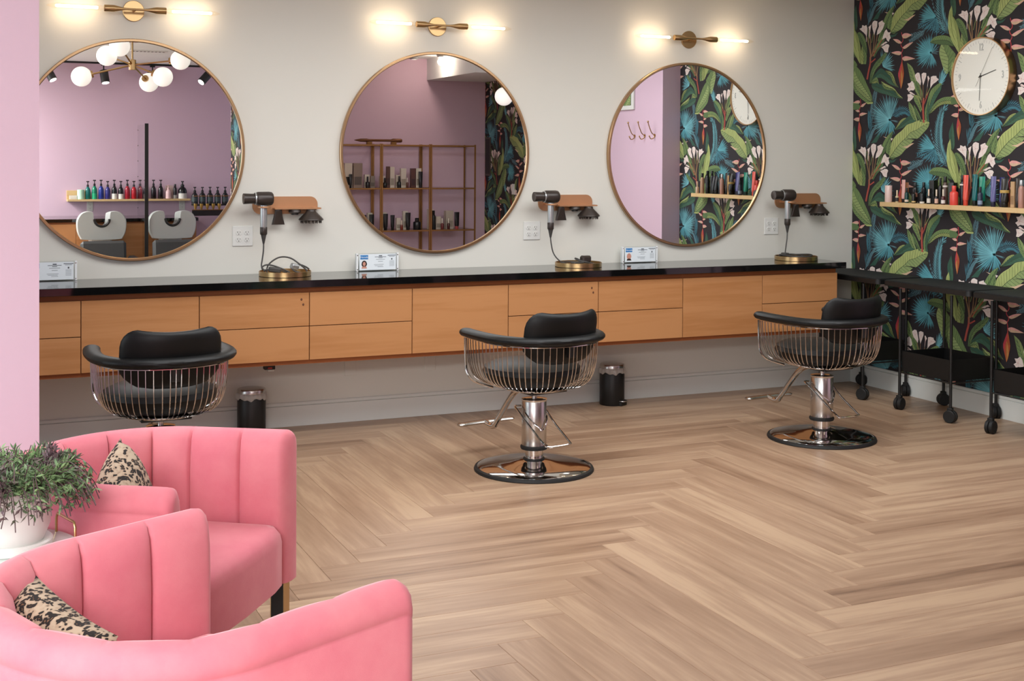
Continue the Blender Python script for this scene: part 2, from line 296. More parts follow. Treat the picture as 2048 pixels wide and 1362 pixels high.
# ---------------------------------------------------------------- wallpaper print (flat coloured ink shapes on the dark paper)
MOT = [['G',[[.27,.075],[.29,.061],[.251,.009],[.192,.004],[.212,.02]],'dk'],['F',[.823,.811],[[.727,.917],[.709,.903],[.692,.887],[.681,.869],[.67,.851],[.668,.839],[.668,.823],[.666,.808],[.675,.791]],'t2'],['F',[.823,.811],[[.675,.791],[.635,.776],[.681,.737],[.712,.738],[.756,.715],[.801,.692],[.835,.695],[.848,.737]],'t3'],['P',[[.921,.7],[.869,.723],[.817,.74],[.747,.759],[.644,.775]],.045,'t3',16,.8,3],['P',[[.729,.748],[.694,.727],[.659,.711],[.605,.691],[.568,.681]],.05,'t4',11,.45,3],['P',[[.712,.738],[.667,.723],[.613,.718],[.563,.72]],.045,'t4',9,.6,3],['P',[[.928,-.154],[.904,-.112],[.873,-.059],[.857,-.004],[.852,.058],[.857,.12],[.873,.181],[.899,.211],[.911,.238]],.082,'t1',34,.62,3],['P',[[.928,-.154],[.891,-.096],[.842,-.05],[.802,.012],[.784,.059],[.775,.097]],.03,'t4',14,.35,3],['F',[.776,.586],[[.852,.626],[.818,.672],[.792,.699],[.761,.708],[.739,.701],[.717,.693],[.695,.689],[.673,.682],[.652,.668],[.637,.647],[.631,.625],[.619,.607],[.624,.588],[.636,.568],[.639,.546],[.648,.526]],'t2'],['F',[.776,.586],[[.648,.526],[.671,.503],[.716,.494],[.76,.484],[.786,.492],[.812,.496],[.83,.505]],'t2'],['F',[.776,.586],[[.843,.608],[.846,.59],[.842,.572]],'t4'],['F',[.307,.526],[[.281,.642],[.32,.633],[.359,.623],[.393,.608],[.41,.577],[.415,.546],[.425,.512],[.423,.486]],'t1'],['P',[[1.104,-.024],[1.115,.017],[1.131,.053],[1.136,.098],[1.133,.163],[1.128,.22]],.085,'t3',15,.42,3],['P',[[1.104,-.024],[1.131,.023],[1.163,.076],[1.202,.126]],.045,'t4',14,.4,3],['P',[[1.159,-.692],[1.168,-.631],[1.173,-.571],[1.192,-.493]],.08,'t4',14,.5,3],['F',[.387,.159],[[.473,.309],[.439,.333],[.397,.335],[.363,.333],[.33,.322],[.301,.313],[.267,.295],[.238,.273],[.216,.254],[.203,.232],[.201,.208],[.204,.185],[.209,.162],[.215,.135],[.22,.109],[.235,.085],[.251,.059]],'t1'],['F',[.387,.159],[[.251,.059],[.28,.052],[.314,.051],[.367,.047],[.391,.047],[.42,.051],[.438,.088],[.443,.104]],'t2'],['F',[.387,.159],[[.471,.139],[.466,.148]],'t4'],['P',[[.404,.183],[.441,.201],[.488,.216],[.535,.214],[.586,.187]],.055,'t3',18,.75,3],['L',[[.98,-.051],[.954,-.005],[.944,.056],[.957,.093],[.977,.129]],[[.98,-.051],[.994,-.02],[.993,.025],[.986,.077],[.977,.129]],'dk','dk2','vn',4],['L',[[.942,.46],[.908,.44],[.877,.504],[.859,.548],[.85,.586],[.862,.625],[.877,.648]],[[.945,.411],[.958,.468],[.995,.55],[.991,.566],[.952,.603],[.914,.64],[.877,.661]],'g1','g2','vn',7],['L',[[.986,.609],[.947,.667],[.904,.685],[.857,.69],[.801,.683],[.764,.655]],[[.986,.609],[.956,.616],[.909,.629],[.858,.633],[.793,.645],[.764,.655]],'g2','g3','vn',10],['L',[[1.022,.567],[.977,.628],[.943,.683],[.927,.736],[.928,.797],[.938,.845],[.956,.872]],[[1.022,.567],[1.006,.632],[.997,.693],[.979,.755],[.966,.808],[.963,.839],[.956,.872]],'y1','y1','vy',3],['L',[[1.024,.567],[.989,.639],[.976,.695],[.967,.738],[.964,.778],[.962,.809]],[[1.032,.566],[1.036,.614],[1.033,.66],[1.017,.721],[.996,.769],[.962,.809]],'y1','y2','vy',3],['L',[[1.097,.627],[1.06,.669],[1.03,.714],[1.004,.753],[.994,.781]],[[1.101,.627],[1.097,.666],[1.083,.721],[1.054,.763],[1.019,.786],[.994,.781]],'g3','g2','vn',8],['L',[[1.036,.56],[1.036,.614],[1.039,.65],[1.047,.689]],[[1.09,.556],[1.097,.615],[1.072,.656],[1.047,.689]],'y2','g2','vn',4],['L',[[.21,.285],[.157,.32],[.106,.356],[.065,.385],[.029,.413],[.008,.441],[-.001,.489]],[[.21,.285],[.197,.332],[.166,.386],[.141,.421],[.115,.462],[.073,.515],[.027,.551]],'g1','g2','vn',9],['L',[[.213,.281],[.158,.284],[.117,.302],[.074,.327],[.024,.363],[.006,.394],[-.008,.442]],[[.21,.285],[.167,.32],[.116,.355],[.065,.391],[.034,.413],[.008,.441],[-.003,.462]],'g2','g1','vn',9],['G',[[.133,.288],[.21,.288],[.208,.278],[.158,.277]],'y1'],['L',[[.178,.425],[.225,.475],[.283,.516],[.327,.499],[.375,.473],[.419,.419],[.467,.376]],[[.178,.425],[.225,.443],[.274,.453],[.323,.437],[.362,.412],[.41,.393],[.467,.376]],'dk','dk2','vn',6],['L',[[.329,.497],[.361,.492],[.39,.483],[.419,.451],[.438,.408],[.467,.376]],[[.329,.497],[.356,.477],[.39,.453],[.41,.419],[.434,.395],[.467,.376]],'y2','y2','vn',5],['L',[[.191,.411],[.245,.418],[.314,.398],[.387,.369],[.439,.34],[.51,.297]],[[.191,.411],[.211,.377],[.276,.351],[.344,.335],[.402,.319],[.51,.297]],'dk','dk2','vn',7],['L',[[.181,.419],[.215,.446],[.245,.456],[.26,.437],[.27,.407]],[[.181,.419],[.206,.417],[.23,.416],[.25,.421],[.27,.407]],'g2','y2','vn',4],['L',[[.292,.427],[.348,.403],[.42,.373],[.458,.339],[.51,.302]],[[.292,.427],[.314,.385],[.353,.367],[.425,.354],[.463,.316],[.51,.302]],'y1','g2','vn',6],['L',[[.254,-.145],[.287,-.063],[.32,.002],[.367,.054],[.419,.083]],[[.273,-.145],[.321,-.08],[.369,-.024],[.401,.034],[.419,.083]],'g2','g3','vn',7],['L',[[.35,-.063],[.359,-.018],[.382,.021],[.392,.034]],[[.389,-.083],[.402,-.041],[.402,.001],[.392,.034]],'g2','g2','vn',4],['L',[[.382,-.099],[.393,-.051],[.406,.004],[.444,.049],[.509,.087],[.564,.127],[.623,.138],[.682,.151],[.735,.146],[.767,.13]],[[.382,-.099],[.441,-.096],[.493,-.08],[.539,-.045],[.584,-.013],[.616,.015],[.665,.033],[.705,.061],[.754,.1],[.767,.13]],'y1','g1','vn',13],['G',[[.528,.019],[.574,.031],[.647,.03],[.639,.018],[.579,.028]],'bk'],['G',[[.51,-.022],[.548,-.021],[.602,-.001],[.625,.0],[.557,-.034],[.538,-.029]],'pk2'],['L',[[.384,-.099],[.417,-.09],[.446,-.096]],[[.384,-.099],[.418,-.109],[.446,-.096]],'g2','g2','vn',2],['G',[[.379,-.112],[.418,-.115],[.46,-.102],[.432,-.125],[.394,-.132]],'dk'],['G',[[.319,.049],[.358,.042],[.344,.038]],'pk2'],['G',[[.396,.037],[.418,.033],[.401,.019]],'wh'],['L',[[.434,.088],[.461,.12],[.489,.151],[.522,.166],[.545,.169]],[[.434,.088],[.48,.106],[.513,.128],[.54,.15],[.545,.169]],'y2','g2','vn',5],['L',[[.434,.088],[.49,.129],[.545,.165],[.6,.189],[.645,.172]],[[.434,.088],[.509,.103],[.564,.127],[.619,.138],[.659,.156]],'dk','dk2','vn',6],['F',[.858,.37],[[.84,.423],[.875,.481],[.903,.471],[.919,.446],[.919,.428],[.896,.38]],'t1'],['L',[[.688,.278],[.633,.344],[.59,.415],[.566,.484],[.55,.537]],[[.696,.297],[.664,.38],[.631,.451],[.598,.507],[.55,.537]],'g2','g1','vn',8],['L',[[.692,.278],[.66,.323],[.641,.362],[.632,.407]],[[.696,.297],[.7,.328],[.682,.366],[.645,.419]],'g3','g2','vn',4],['L',[[.756,.169],[.742,.232],[.754,.294],[.78,.343],[.823,.371],[.862,.385],[.877,.373]],[[.756,.169],[.782,.215],[.811,.267],[.841,.306],[.867,.338],[.877,.373]],'g2','dk2','vn',9],['L',[[.756,.182],[.79,.231],[.833,.269],[.885,.288],[.936,.292],[.978,.287],[1.012,.265]],[[.756,.182],[.795,.202],[.838,.229],[.885,.245],[.936,.246],[.979,.242],[1.012,.25]],'g2','y2','vn',10],['L',[[.622,.155],[.589,.193],[.572,.239],[.57,.278]],[[.658,.141],[.63,.205],[.607,.247],[.57,.278]],'g2','g1','vn',5],['L',[[.684,.203],[.652,.248],[.624,.281],[.615,.313]],[[.697,.218],[.679,.272],[.656,.314],[.619,.319]],'g2','y2','vn',4],['L',[[.681,.14],[.644,.185],[.621,.221],[.62,.256]],[[.699,.14],[.676,.184],[.652,.22],[.62,.256]],'g3','g2','vn',3],['L',[[.73,.139],[.724,.202],[.737,.248],[.763,.294]],[[.765,.138],[.756,.191],[.759,.238],[.763,.294]],'g2','dk2','vn',4],['S',[[.714,.133],[.707,.202],[.706,.249],[.71,.296]],.016,'rd'],['S',[[.71,.249],[.736,.295],[.753,.332]],.008,'rd'],['S',[[.692,.265],[.682,.329],[.677,.379]],.006,'br'],['S',[[.705,.281],[.704,.384]],.005,'br'],['S',[[.727,.295],[.744,.357]],.005,'br'],['S',[[.688,.281],[.637,.356],[.618,.382]],.005,'y2'],['S',[[.736,.311],[.771,.359]],.005,'y2'],['S',[[.683,.297],[.637,.315],[.61,.313]],.004,'y2'],['G',[[.624,.448],[.638,.459],[.649,.465],[.667,.463],[.674,.448],[.686,.404],[.679,.379],[.663,.396],[.641,.413],[.631,.432]],'wh'],['G',[[.689,.454],[.707,.462],[.732,.457],[.733,.439],[.721,.411],[.705,.378],[.697,.403],[.69,.429]],'wh'],['G',[[.743,.436],[.752,.438],[.765,.42],[.752,.4],[.748,.375],[.742,.354],[.746,.388],[.748,.413]],'wh'],['G',[[.776,.43],[.796,.435],[.826,.433],[.829,.421],[.848,.41],[.823,.393],[.797,.382],[.771,.356],[.772,.387]],'wh'],['G',[[.556,.398],[.579,.4],[.6,.415],[.618,.395],[.628,.363],[.614,.349],[.587,.352],[.569,.342],[.562,.352],[.549,.362],[.57,.375]],'wh'],['G',[[.556,.325],[.587,.327],[.619,.31],[.601,.291],[.576,.278],[.557,.28],[.562,.303]],'wh'],['G',[[.573,.337],[.587,.343],[.628,.322],[.619,.319],[.587,.328]],'wh'],['L',[[.176,.419],[.185,.491],[.223,.548],[.282,.59],[.34,.625]],[[.191,.431],[.234,.505],[.283,.541],[.326,.58],[.349,.611]],'g3','g2','vn',6],['L',[[.213,.606],[.232,.663],[.28,.718],[.309,.755],[.303,.788]],[[.223,.598],[.261,.641],[.3,.671],[.328,.721],[.303,.788]],'g2','g3','vn',5],['S',[[.148,.449],[.164,.509],[.179,.558],[.18,.604]],.016,'rd'],['S',[[.183,.568],[.177,.635],[.162,.689],[.141,.744]],.009,'br'],['S',[[.188,.601],[.182,.667],[.176,.767]],.008,'br'],['S',[[.19,.601],[.212,.665],[.22,.757]],.008,'br'],['S',[[.198,.617],[.231,.677],[.25,.754]],.007,'br'],['S',[[.203,.606],[.261,.674],[.309,.723]],.008,'rd2'],['S',[[.212,.632],[.271,.67],[.3,.663]],.005,'br'],['S',[[.189,.564],[.233,.587]],.009,'rd'],['S',[[.161,.702],[.155,.796]],.004,'y2'],['S',[[.191,.7],[.21,.764]],.004,'y2'],['S',[[.136,.711],[.136,.751]],.004,'wh'],['G',[[.06,.809],[.087,.814],[.09,.832],[.107,.828],[.114,.823],[.134,.829],[.146,.806],[.143,.77],[.138,.741],[.131,.758],[.11,.776],[.079,.796]],'wh'],['G',[[.157,.812],[.187,.827],[.18,.8],[.173,.767],[.169,.728],[.163,.748],[.165,.788]],'wh'],['G',[[.194,.831],[.204,.845],[.221,.851],[.249,.843],[.248,.807],[.232,.782],[.218,.75],[.21,.771],[.199,.798]],'wh'],['G',[[.261,.832],[.278,.838],[.302,.845],[.305,.834],[.325,.823],[.308,.788],[.279,.761],[.243,.748],[.25,.78],[.266,.805]],'wh'],['G',[[.325,.767],[.342,.781],[.359,.757],[.387,.755],[.376,.743],[.387,.716],[.374,.707],[.367,.692],[.35,.703],[.338,.723],[.299,.712],[.311,.742]],'wh'],['G',[[.293,.662],[.327,.672],[.339,.678],[.363,.676],[.374,.665],[.364,.646],[.361,.621],[.34,.622],[.325,.63],[.313,.647]],'wh'],['G',[[.285,.675],[.31,.687],[.338,.697],[.355,.689],[.329,.682],[.31,.672]],'wh'],['S',[[.493,.745],[.497,.729],[.509,.699],[.504,.683],[.488,.669],[.493,.652],[.507,.638],[.505,.622],[.495,.607],[.501,.578],[.5,.514]],.006,'rd3'],['L',[[.497,.722],[.513,.735],[.545,.735],[.573,.727],[.598,.718]],[[.497,.722],[.509,.705],[.537,.701],[.569,.71],[.598,.718]],'pk','pk2','pk2',0],['L',[[.498,.673],[.481,.688],[.453,.702],[.408,.707]],[[.498,.673],[.472,.671],[.444,.682],[.408,.707]],'pk','pk2','pk2',0],['L',[[.503,.642],[.537,.658],[.574,.668],[.608,.671]],[[.503,.642],[.524,.631],[.561,.644],[.608,.671]],'pk','pk2','pk2',0],['L',[[.496,.61],[.473,.62],[.435,.622],[.392,.616]],[[.496,.61],[.483,.594],[.445,.598],[.392,.616]],'pk','pk2','pk2',0],['L',[[.502,.572],[.525,.582],[.562,.578],[.628,.559]],[[.502,.572],[.516,.553],[.553,.552],[.628,.559]],'pk','pk2','pk2',0],['L',[[.502,.558],[.484,.518],[.463,.468],[.466,.451],[.478,.415],[.493,.365]],[[.502,.558],[.514,.506],[.522,.464],[.515,.432],[.507,.395],[.493,.365]],'rd3','or','or',0],['L',[[.493,.495],[.48,.46],[.478,.422],[.493,.365]],[[.493,.495],[.506,.459],[.509,.414],[.493,.365]],'or','or2','or',0],['S',[[.079,.314],[.085,.273],[.07,.24],[.075,.213],[.073,.219],[.071,.189],[.068,.159]],.006,'rd3'],['L',[[.077,.294],[.066,.306],[.036,.305],[.002,.293]],[[.077,.294],[.062,.284],[.031,.287],[.002,.293]],'pk','pk2','pk2',0],['L',[[.082,.262],[.102,.279],[.145,.288]],[[.082,.262],[.108,.259],[.145,.288]],'pk','pk2','pk2',0],['L',[[.073,.228],[.057,.241],[.026,.237]],[[.073,.228],[.052,.224],[.026,.237]],'pk','pk2','pk2',0],['L',[[.07,.206],[.093,.219],[.118,.218],[.156,.213]],[[.07,.206],[.083,.196],[.114,.201],[.156,.213]],'pk','pk2','pk2',0],['L',[[.071,.183],[.053,.187],[.027,.184],[.008,.173]],[[.071,.183],[.066,.161],[.038,.162],[.008,.173]],'pk','pk2','pk2',0],['L',[[.068,.161],[.059,.122],[.057,.079],[.076,.011]],[[.068,.161],[.092,.115],[.093,.078],[.076,.011]],'rd3','or','or',0],['L',[[.072,.105],[.062,.072],[.076,.011]],[[.072,.105],[.088,.072],[.076,.011]],'or2','or','or',0],['G',[[.005,.286],[.056,.286],[.082,.263],[.062,.241],[.005,.246]],'g3']]
PC = {k: lin(v) for k, v in dict(t1='#5f97a0', t2='#4c8a95', t3='#3b6f7d', t4='#4f7079', g1='#8ea066', g2='#6f8752', g3='#566f45', y1='#a5b06c', y2='#8f9a5c',
      dk='#2c5244', dk2='#3d6450', vn='#35452c', vy='#6c7c42', bk='#1c1a1e', wh='#e3d5ce', pk='#d59a93', pk2='#cfae92', rd='#a3493d', rd2='#a2593c', rd3='#b23a44', br='#8a6a4c', **{'or': '#a9532f', 'or2': '#b98548'}).items()}
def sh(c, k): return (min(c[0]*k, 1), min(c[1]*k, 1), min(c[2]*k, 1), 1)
def resam(p, n):
    L = [0]
    for a, b_ in zip(p, p[1:]): L.append(L[-1]+hypot(b_[0]-a[0], b_[1]-a[1]))
    out = []
    for i in range(n):
        t = L[-1]*i/(n-1); j = 0
        while j < len(L)-2 and L[j+1] < t: j += 1
        k = (t-L[j])/max(L[j+1]-L[j], 1e-9); out.append((p[j][0]+(p[j+1][0]-p[j][0])*k, p[j][1]+(p[j+1][1]-p[j][1])*k))
    return out
def smooth(p, k=4):
    q = bez([(a, b_, 0) for a, b_ in p], k); return [(v.x, v.y) for v in q]
TILE = []     # (layer, polygon, colour)
def strip(pts, w, col, lay, taper=False):
    n = len(pts)
    for i in range(n-1):
        a, b_ = pts[i], pts[i+1]; dx, dy = b_[0]-a[0], b_[1]-a[1]; L = hypot(dx, dy) or 1; nx, ny = -dy/L, dx/L
        w0 = w*(1-i/(n-1)*.7)/2 if taper else w/2; w1 = w*(1-(i+1)/(n-1)*.7)/2 if taper else w/2
        TILE.append((lay, [(a[0]+nx*w0, a[1]+ny*w0), (a[0]-nx*w0, a[1]-ny*w0), (b_[0]-nx*w1, b_[1]-ny*w1), (b_[0]+nx*w1, b_[1]+ny*w1)], col))
lay = 1; rw = random.Random(3)
for mo in MOT:
    if mo[0] == 'L':
        _, l, r, c1, c2, vc, nv = mo; n = 3*max(nv, 3)+1; l = resam(smooth(l), n); r = resam(smooth(r), n); c = [((a[0]+b_[0])/2, (a[1]+b_[1])/2) for a, b_ in zip(l, r)]
        for i in range(n-1):
            k = .93+.14*rw.random()
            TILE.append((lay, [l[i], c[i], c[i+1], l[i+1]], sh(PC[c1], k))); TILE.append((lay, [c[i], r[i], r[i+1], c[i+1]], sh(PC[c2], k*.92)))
        if nv:
            strip(c, .0045, PC[vc], lay+1, True)
            for i in range(1, n-4, 2):
                for sd in (l, r):
                    e = sd[min(i+3, n-1)]; s0 = c[i]; e = (s0[0]+(e[0]-s0[0])*.93, s0[1]+(e[1]-s0[1])*.93); strip([s0, e], .0022 if i % 4 else .003, sh(PC[vc], 1.25), lay+1)
            strip(l, .0022, sh(PC[c1], 1.2), lay+1); strip(r, .0022, sh(PC[vc], .9), lay+1)
        lay += 2
    elif mo[0] == 'F':
        _, c, tips, col = mo; tips = smooth(tips, 2) if len(tips) > 3 else tips; TILE.append((lay, [(c[0]+.4*(t[0]-c[0]), c[1]+.4*(t[1]-c[1])) for t in tips]+[c], sh(PC[col], .42))) if len(tips) > 6 else None; lay += 1; K = PC[col]
        for i, t in enumerate(tips[::1]):
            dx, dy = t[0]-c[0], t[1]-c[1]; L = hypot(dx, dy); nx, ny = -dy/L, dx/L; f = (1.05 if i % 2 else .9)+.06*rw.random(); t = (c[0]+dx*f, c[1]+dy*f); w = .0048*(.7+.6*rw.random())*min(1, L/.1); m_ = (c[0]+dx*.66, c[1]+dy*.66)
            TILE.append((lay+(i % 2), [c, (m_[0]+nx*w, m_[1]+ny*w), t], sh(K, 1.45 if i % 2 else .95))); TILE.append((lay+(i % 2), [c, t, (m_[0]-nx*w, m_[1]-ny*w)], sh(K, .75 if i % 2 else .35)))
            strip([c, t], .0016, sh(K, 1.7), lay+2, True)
        lay += 3
    elif mo[0] == 'P':
        _, sp, w, col, n, ang, side = mo; n = int(n*.75); p = resam(smooth(sp, 5), n+2); K = PC[col]
        for i in range(1, n+1):
            a = p[i]; dx, dy = p[i+1][0]-p[i-1][0], p[i+1][1]-p[i-1][1]; th = atan2(dy, dx); Lw = w*(1-.45*(i/n)**2)*(.85+.3*rw.random())
            for s_ in (1, -1):
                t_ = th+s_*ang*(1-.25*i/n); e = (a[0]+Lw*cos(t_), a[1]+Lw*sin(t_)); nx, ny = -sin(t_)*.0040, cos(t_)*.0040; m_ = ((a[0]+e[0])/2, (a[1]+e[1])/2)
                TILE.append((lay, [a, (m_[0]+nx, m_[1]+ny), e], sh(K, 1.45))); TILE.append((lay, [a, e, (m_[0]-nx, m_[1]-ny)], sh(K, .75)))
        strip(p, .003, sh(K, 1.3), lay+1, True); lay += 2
    elif mo[0] == 'S': strip(smooth(mo[1]) if len(mo[1]) > 2 else mo[1], mo[2], PC[mo[3]], lay); lay += 1
    else:
        pl = mo[1]; TILE.append((lay, pl, PC[mo[2]]))
        if mo[2] == 'wh':
            cx = sum(q[0] for q in pl)/len(pl); cy = sum(q[1] for q in pl)/len(pl)
            for q in pl[::2]: strip([(cx, cy), (cx+(q[0]-cx)*.8, cy+(q[1]-cy)*.8)], .0014, sh(PC['pk'], .85), lay+1)
        lay += 2
TW, TH = .9555, .850
def clip(poly, x0, x1, y0, y1):
    for ax, v, s_ in ((0, x0, 1), (0, x1, -1), (1, y0, 1), (1, y1, -1)):
        out = []
        for i in range(len(poly)):
            a, b_ = poly[i], poly[(i+1) % len(poly)]; da, db = (a[ax]-v)*s_, (b_[ax]-v)*s_
            if da >= 0: out.append(a)
            if (da >= 0) != (db >= 0):
                t = da/(da-db); out.append((a[0]+(b_[0]-a[0])*t, a[1]+(b_[1]-a[1])*t))
        poly = out
        if len(poly) < 3: return []
    return poly
def paper(name, parent, a0, a1, z0, z1, T, off=0):
    v = []; f = []; cols = []
    for i in range(int(math.floor((a0-off)/TW))-2, int((a1-off)/TW)+2):
        for j in range(-4, 4):
            for (ly, pl, c) in TILE:
                q = [(x+off+i*TW, y+1.68+j*TH) for x, y in pl]
                if max(p[0] for p in q) < a0 or min(p[0] for p in q) > a1 or max(p[1] for p in q) < z0 or min(p[1] for p in q) > z1: continue
                q = clip(q, a0, a1, z0, z1)
                if q: k = len(v); v += [T(x, y, ly*.000012+.0004) for x, y in q]; f.append(tuple(range(k, k+len(q)))); cols.append(c)
    me = bpy.data.meshes.new(name); me.from_pydata(v, [], f); me.materials.append(M['print'])
    ca = me.color_attributes.new('Col', 'FLOAT_COLOR', 'CORNER'); k = 0; buf = []
    for p, c in zip(f, cols): buf += list(c)*len(p)
    ca.data.foreach_set('color', buf)
    return place(name, me, parent)
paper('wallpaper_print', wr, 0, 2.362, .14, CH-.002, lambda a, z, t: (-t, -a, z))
s2 = struct(B().box(-.181, -.177, -6.349, -4.75, .14, CH-.242).build('wallpaper_panel', M['wpbase'], we)); del s2['kind']
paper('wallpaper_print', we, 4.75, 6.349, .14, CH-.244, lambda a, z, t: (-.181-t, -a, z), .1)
wd = [o for o in bpy.data.objects if o.name == 'wall_divider'][0]
B().box(-3.054, -3.05, -6.62, -4.75, .0, CH).build('wallpaper_panel', M['wpbase'], wd)
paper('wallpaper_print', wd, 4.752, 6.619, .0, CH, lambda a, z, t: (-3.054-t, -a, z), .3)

# ---------------------------------------------------------------- floor: herringbone planks
fl = struct(B().box(-9.2, .12, -9.02, .12, -.12, -.004).build('floor', mat('tan_floor_base', '#8d7258', .5)))
PW, PL = .16, 1.28
def plank_mesh(x0, x1, y0, y1, g=.0004, ch=.0009):
    b_ = B(); x0 += g; x1 -= g; y0 += g; y1 -= g
    v = [(x0, y0, -.004), (x1, y0, -.004), (x1, y1, -.004), (x0, y1, -.004), (x0, y0, -ch), (x1, y0, -ch), (x1, y1, -ch), (x0, y1, -ch), (x0+ch, y0+ch, 0), (x1-ch, y0+ch, 0), (x1-ch, y1-ch, 0), (x0+ch, y1-ch, 0)]
    f = [(8, 9, 10, 11)]+[(i+s_*4, (i+1) % 4+s_*4, (i+1) % 4+4+s_*4, i+4+s_*4) for s_ in (0, 1) for i in range(4)]
    return b_.add(v, f).mesh('plank', M['floor'])
full = plank_mesh(0, PL, -PW/2, PW/2); cnt = 0
bx, by = -4.086-PW, -2.245
for c_ in range(-4, 5):
    for k in range(-60, 60):
        x0 = bx+c_*(PL-PW)+k*PW; y0 = by-c_*(PL+PW)+k*PW
        for kind in (0, 1):
            if kind == 0: r = (x0, x0+PW, y0, y0+PL)
            else: r = (x0, x0+PL, y0-PW, y0)
            X0, X1, Y0, Y1 = max(r[0], -6.9), min(r[1], -.001), max(r[2], -6.3), min(r[3], -.001)
            if X1-X0 < .02 or Y1-Y0 < .02: continue
            if cnt >= 292: continue
            cnt += 1
            whole = abs((X1-X0)*(Y1-Y0)-PL*PW) < 1e-6
            if kind == 0:
                me = full if whole else plank_mesh(Y0-r[2], Y1-r[2], r[0]+PW/2-X1, r[0]+PW/2-X0)
                place('plank', me, fl, (r[0]+PW/2, r[2], 0), (0, 0, pi/2))
            else:
                me = full if whole else plank_mesh(X0-r[0], X1-r[0], Y0-(r[2]+PW/2), Y1-(r[2]+PW/2))
                place('plank', me, fl, (r[0], r[2]+PW/2, 0))
print('planks', cnt)
B().box(-9.1, -6.9, -8.9, 0, -.004, 0).box(-6.9, -.0, -8.9, -6.3, -.004, 0).build('far_planks', M['floor'], fl)

# ---------------------------------------------------------------- counter and cabinets
ct = B().box(-7.1, -.44, -.491, -.002, .852, .892, .002).build('countertop', M['stone']); tag(ct, 'long polished black stone worktop along the wall under the round mirrors', 'countertop')
DX = .5935; XR = -.488
desc = {0: 'alder cabinet with two drawers at the right end, nearest the wallpaper', 1: 'full-height alder cabinet door to the left of the right-end pair of drawers', 2: 'two-drawer alder cabinet just right of the middle styling chair',
        3: 'two-drawer alder cabinet with two small knots, half hidden behind the middle styling chair', 4: 'full-height alder cabinet door left of the middle styling chair', 5: 'two-drawer alder cabinet under the middle mirror, right of the deep upright gap',
        6: 'two-drawer alder cabinet right behind the left styling chair, below the leftmost brass dish', 7: 'full-height alder cabinet door behind the left styling chair', 8: 'alder cabinet with two drawers, cut off by the pink pillar at left',
        9: 'full-height alder cabinet hidden behind the pink pillar', 10: 'last alder cabinet at the left end behind the pink pillar'}
for i in range(11):
    x1 = XR-i*DX; x0 = x1-DX
    t = thing('drawer_cabinet' if i not in (1, 4, 7, 9) else 'door_cabinet', desc[i], 'cabinet', (x0, -.46, .43), group='wall-hung alder cabinets under the worktop')
    B().box(0, DX, .02, .458, 0, .4215).build('body', M['cabdark'], t)
    g = .0022
    if i in (1, 4, 7, 9): B().box(g, DX-g, 0, .0195, .0236, .392, .0012).build('door', M['cab'], t)
    else:
        for z0, z1 in ((.0236, .206), (.210, .392)): B().box(g, DX-g, 0, .0195, z0, z1, .0012).build('drawer', M['cab'], t)
        if i in (3, 6):
            for kz in (.355, .327): B().sphere(.007, (DX-.035-(.01 if kz > .34 else 0), .0005, kz), 10, 6, (1, .15, 1.2)).build('knot', mat('dark_wood_knot', '#5b331c', .6), t)
bx_ = thing('socket_strip', 'small red and black socket block under the cabinets behind the left chair', 'socket', (-4.21, -.2, .36))
B().box(-.03, .03, -.02, .02, .012, .069, .002).build('housing', M['black'], bx_); B().box(-.012, .012, -.0225, -.0195, .016, .026).build('red_switch', mat('red_switch', '#a3302a', .4), bx_); B().box(-.01, .025, -.015, .015, 0, .0125, .002).build('plug', M['plate'], bx_)
for x, z, lb in ((-3.68, .33, 'blank white wall plate low on the wall beneath the middle mirror'), (-3.178, .33, 'blank white wall plate low on the wall left of the middle styling chair')):
    t = thing('blank_wall_plate', lb, 'wall plate', (x, 0, z)); B().box(-.035, .035, -.006, -.0005, -.058, .058, .002).build('plate', M['wall'], t)
    for zz in (-.04, .04): B().cyl(.003, -.008, -.0055, 8, (0, 0, zz), 'y').build('screw', M['wall'], t)

# ---------------------------------------------------------------- mirrors and wall lamps
SX = [-4.9215, -3.1435, -1.3652]
mn = ['left', 'middle', 'right']
RM = .61
t0 = thing('round_mirror', 'large round gold-framed wall mirror at left, reflecting the shampoo basins', 'mirror', (SX[0], 0, 1.594), group='round gold mirrors over the worktop')
fr = [(RM-.004, -.0005), (RM, -.004), (RM, -.027), (RM-.003, -.030), (RM-.014, -.030), (RM-.017, -.027), (RM-.017, -.0005)]
b_ = B(); n = 128; v = []; f = []
for (r, y) in fr:
    for k in range(n): a = 2*pi*k/n; v.append((r*cos(a), y, r*sin(a)))
q = len(fr)
for i in range(q):
    for k in range(n): f.append((i*n+k, i*n+(k+1) % n, ((i+1) % q)*n+(k+1) % n, ((i+1) % q)*n+k))
b_.add(v, f, True).build('frame', M['frame'], t0, angle=30)
v = [((RM-.0175)*cos(2*pi*k/n), -.02, (RM-.0175)*sin(2*pi*k/n)) for k in range(n)]+[((RM-.0175)*cos(2*pi*k/n), -.004, (RM-.0175)*sin(2*pi*k/n)) for k in range(n)]
B().add(v, [tuple(range(n)), tuple(range(2*n-1, n-1, -1))]+[(k, (k+1) % n, n+(k+1) % n, n+k) for k in range(n)]).build('glass', M['mirror'], t0)
dup(t0, (SX[1], 0, 1.594), label='large round gold-framed wall mirror in the middle, reflecting the gold shelving')
dup(t0, (SX[2], 0, 1.594), label='large round gold-framed wall mirror at right, reflecting the jungle wallpaper and hooks')
l0 = thing('wall_lamp', 'brass double-ended wall lamp above the left mirror, lit', 'lamp', (SX[0], 0, 2.357), group='brass wall lamps over the mirrors')
B().cyl(.0575, -.014, -.0005, 40, axis='y', ch=.002).build('wall_plate', M['brass'], l0)
B().cyl(.007, -.085, -.013, 12, axis='y').build('arm', M['brass'], l0)
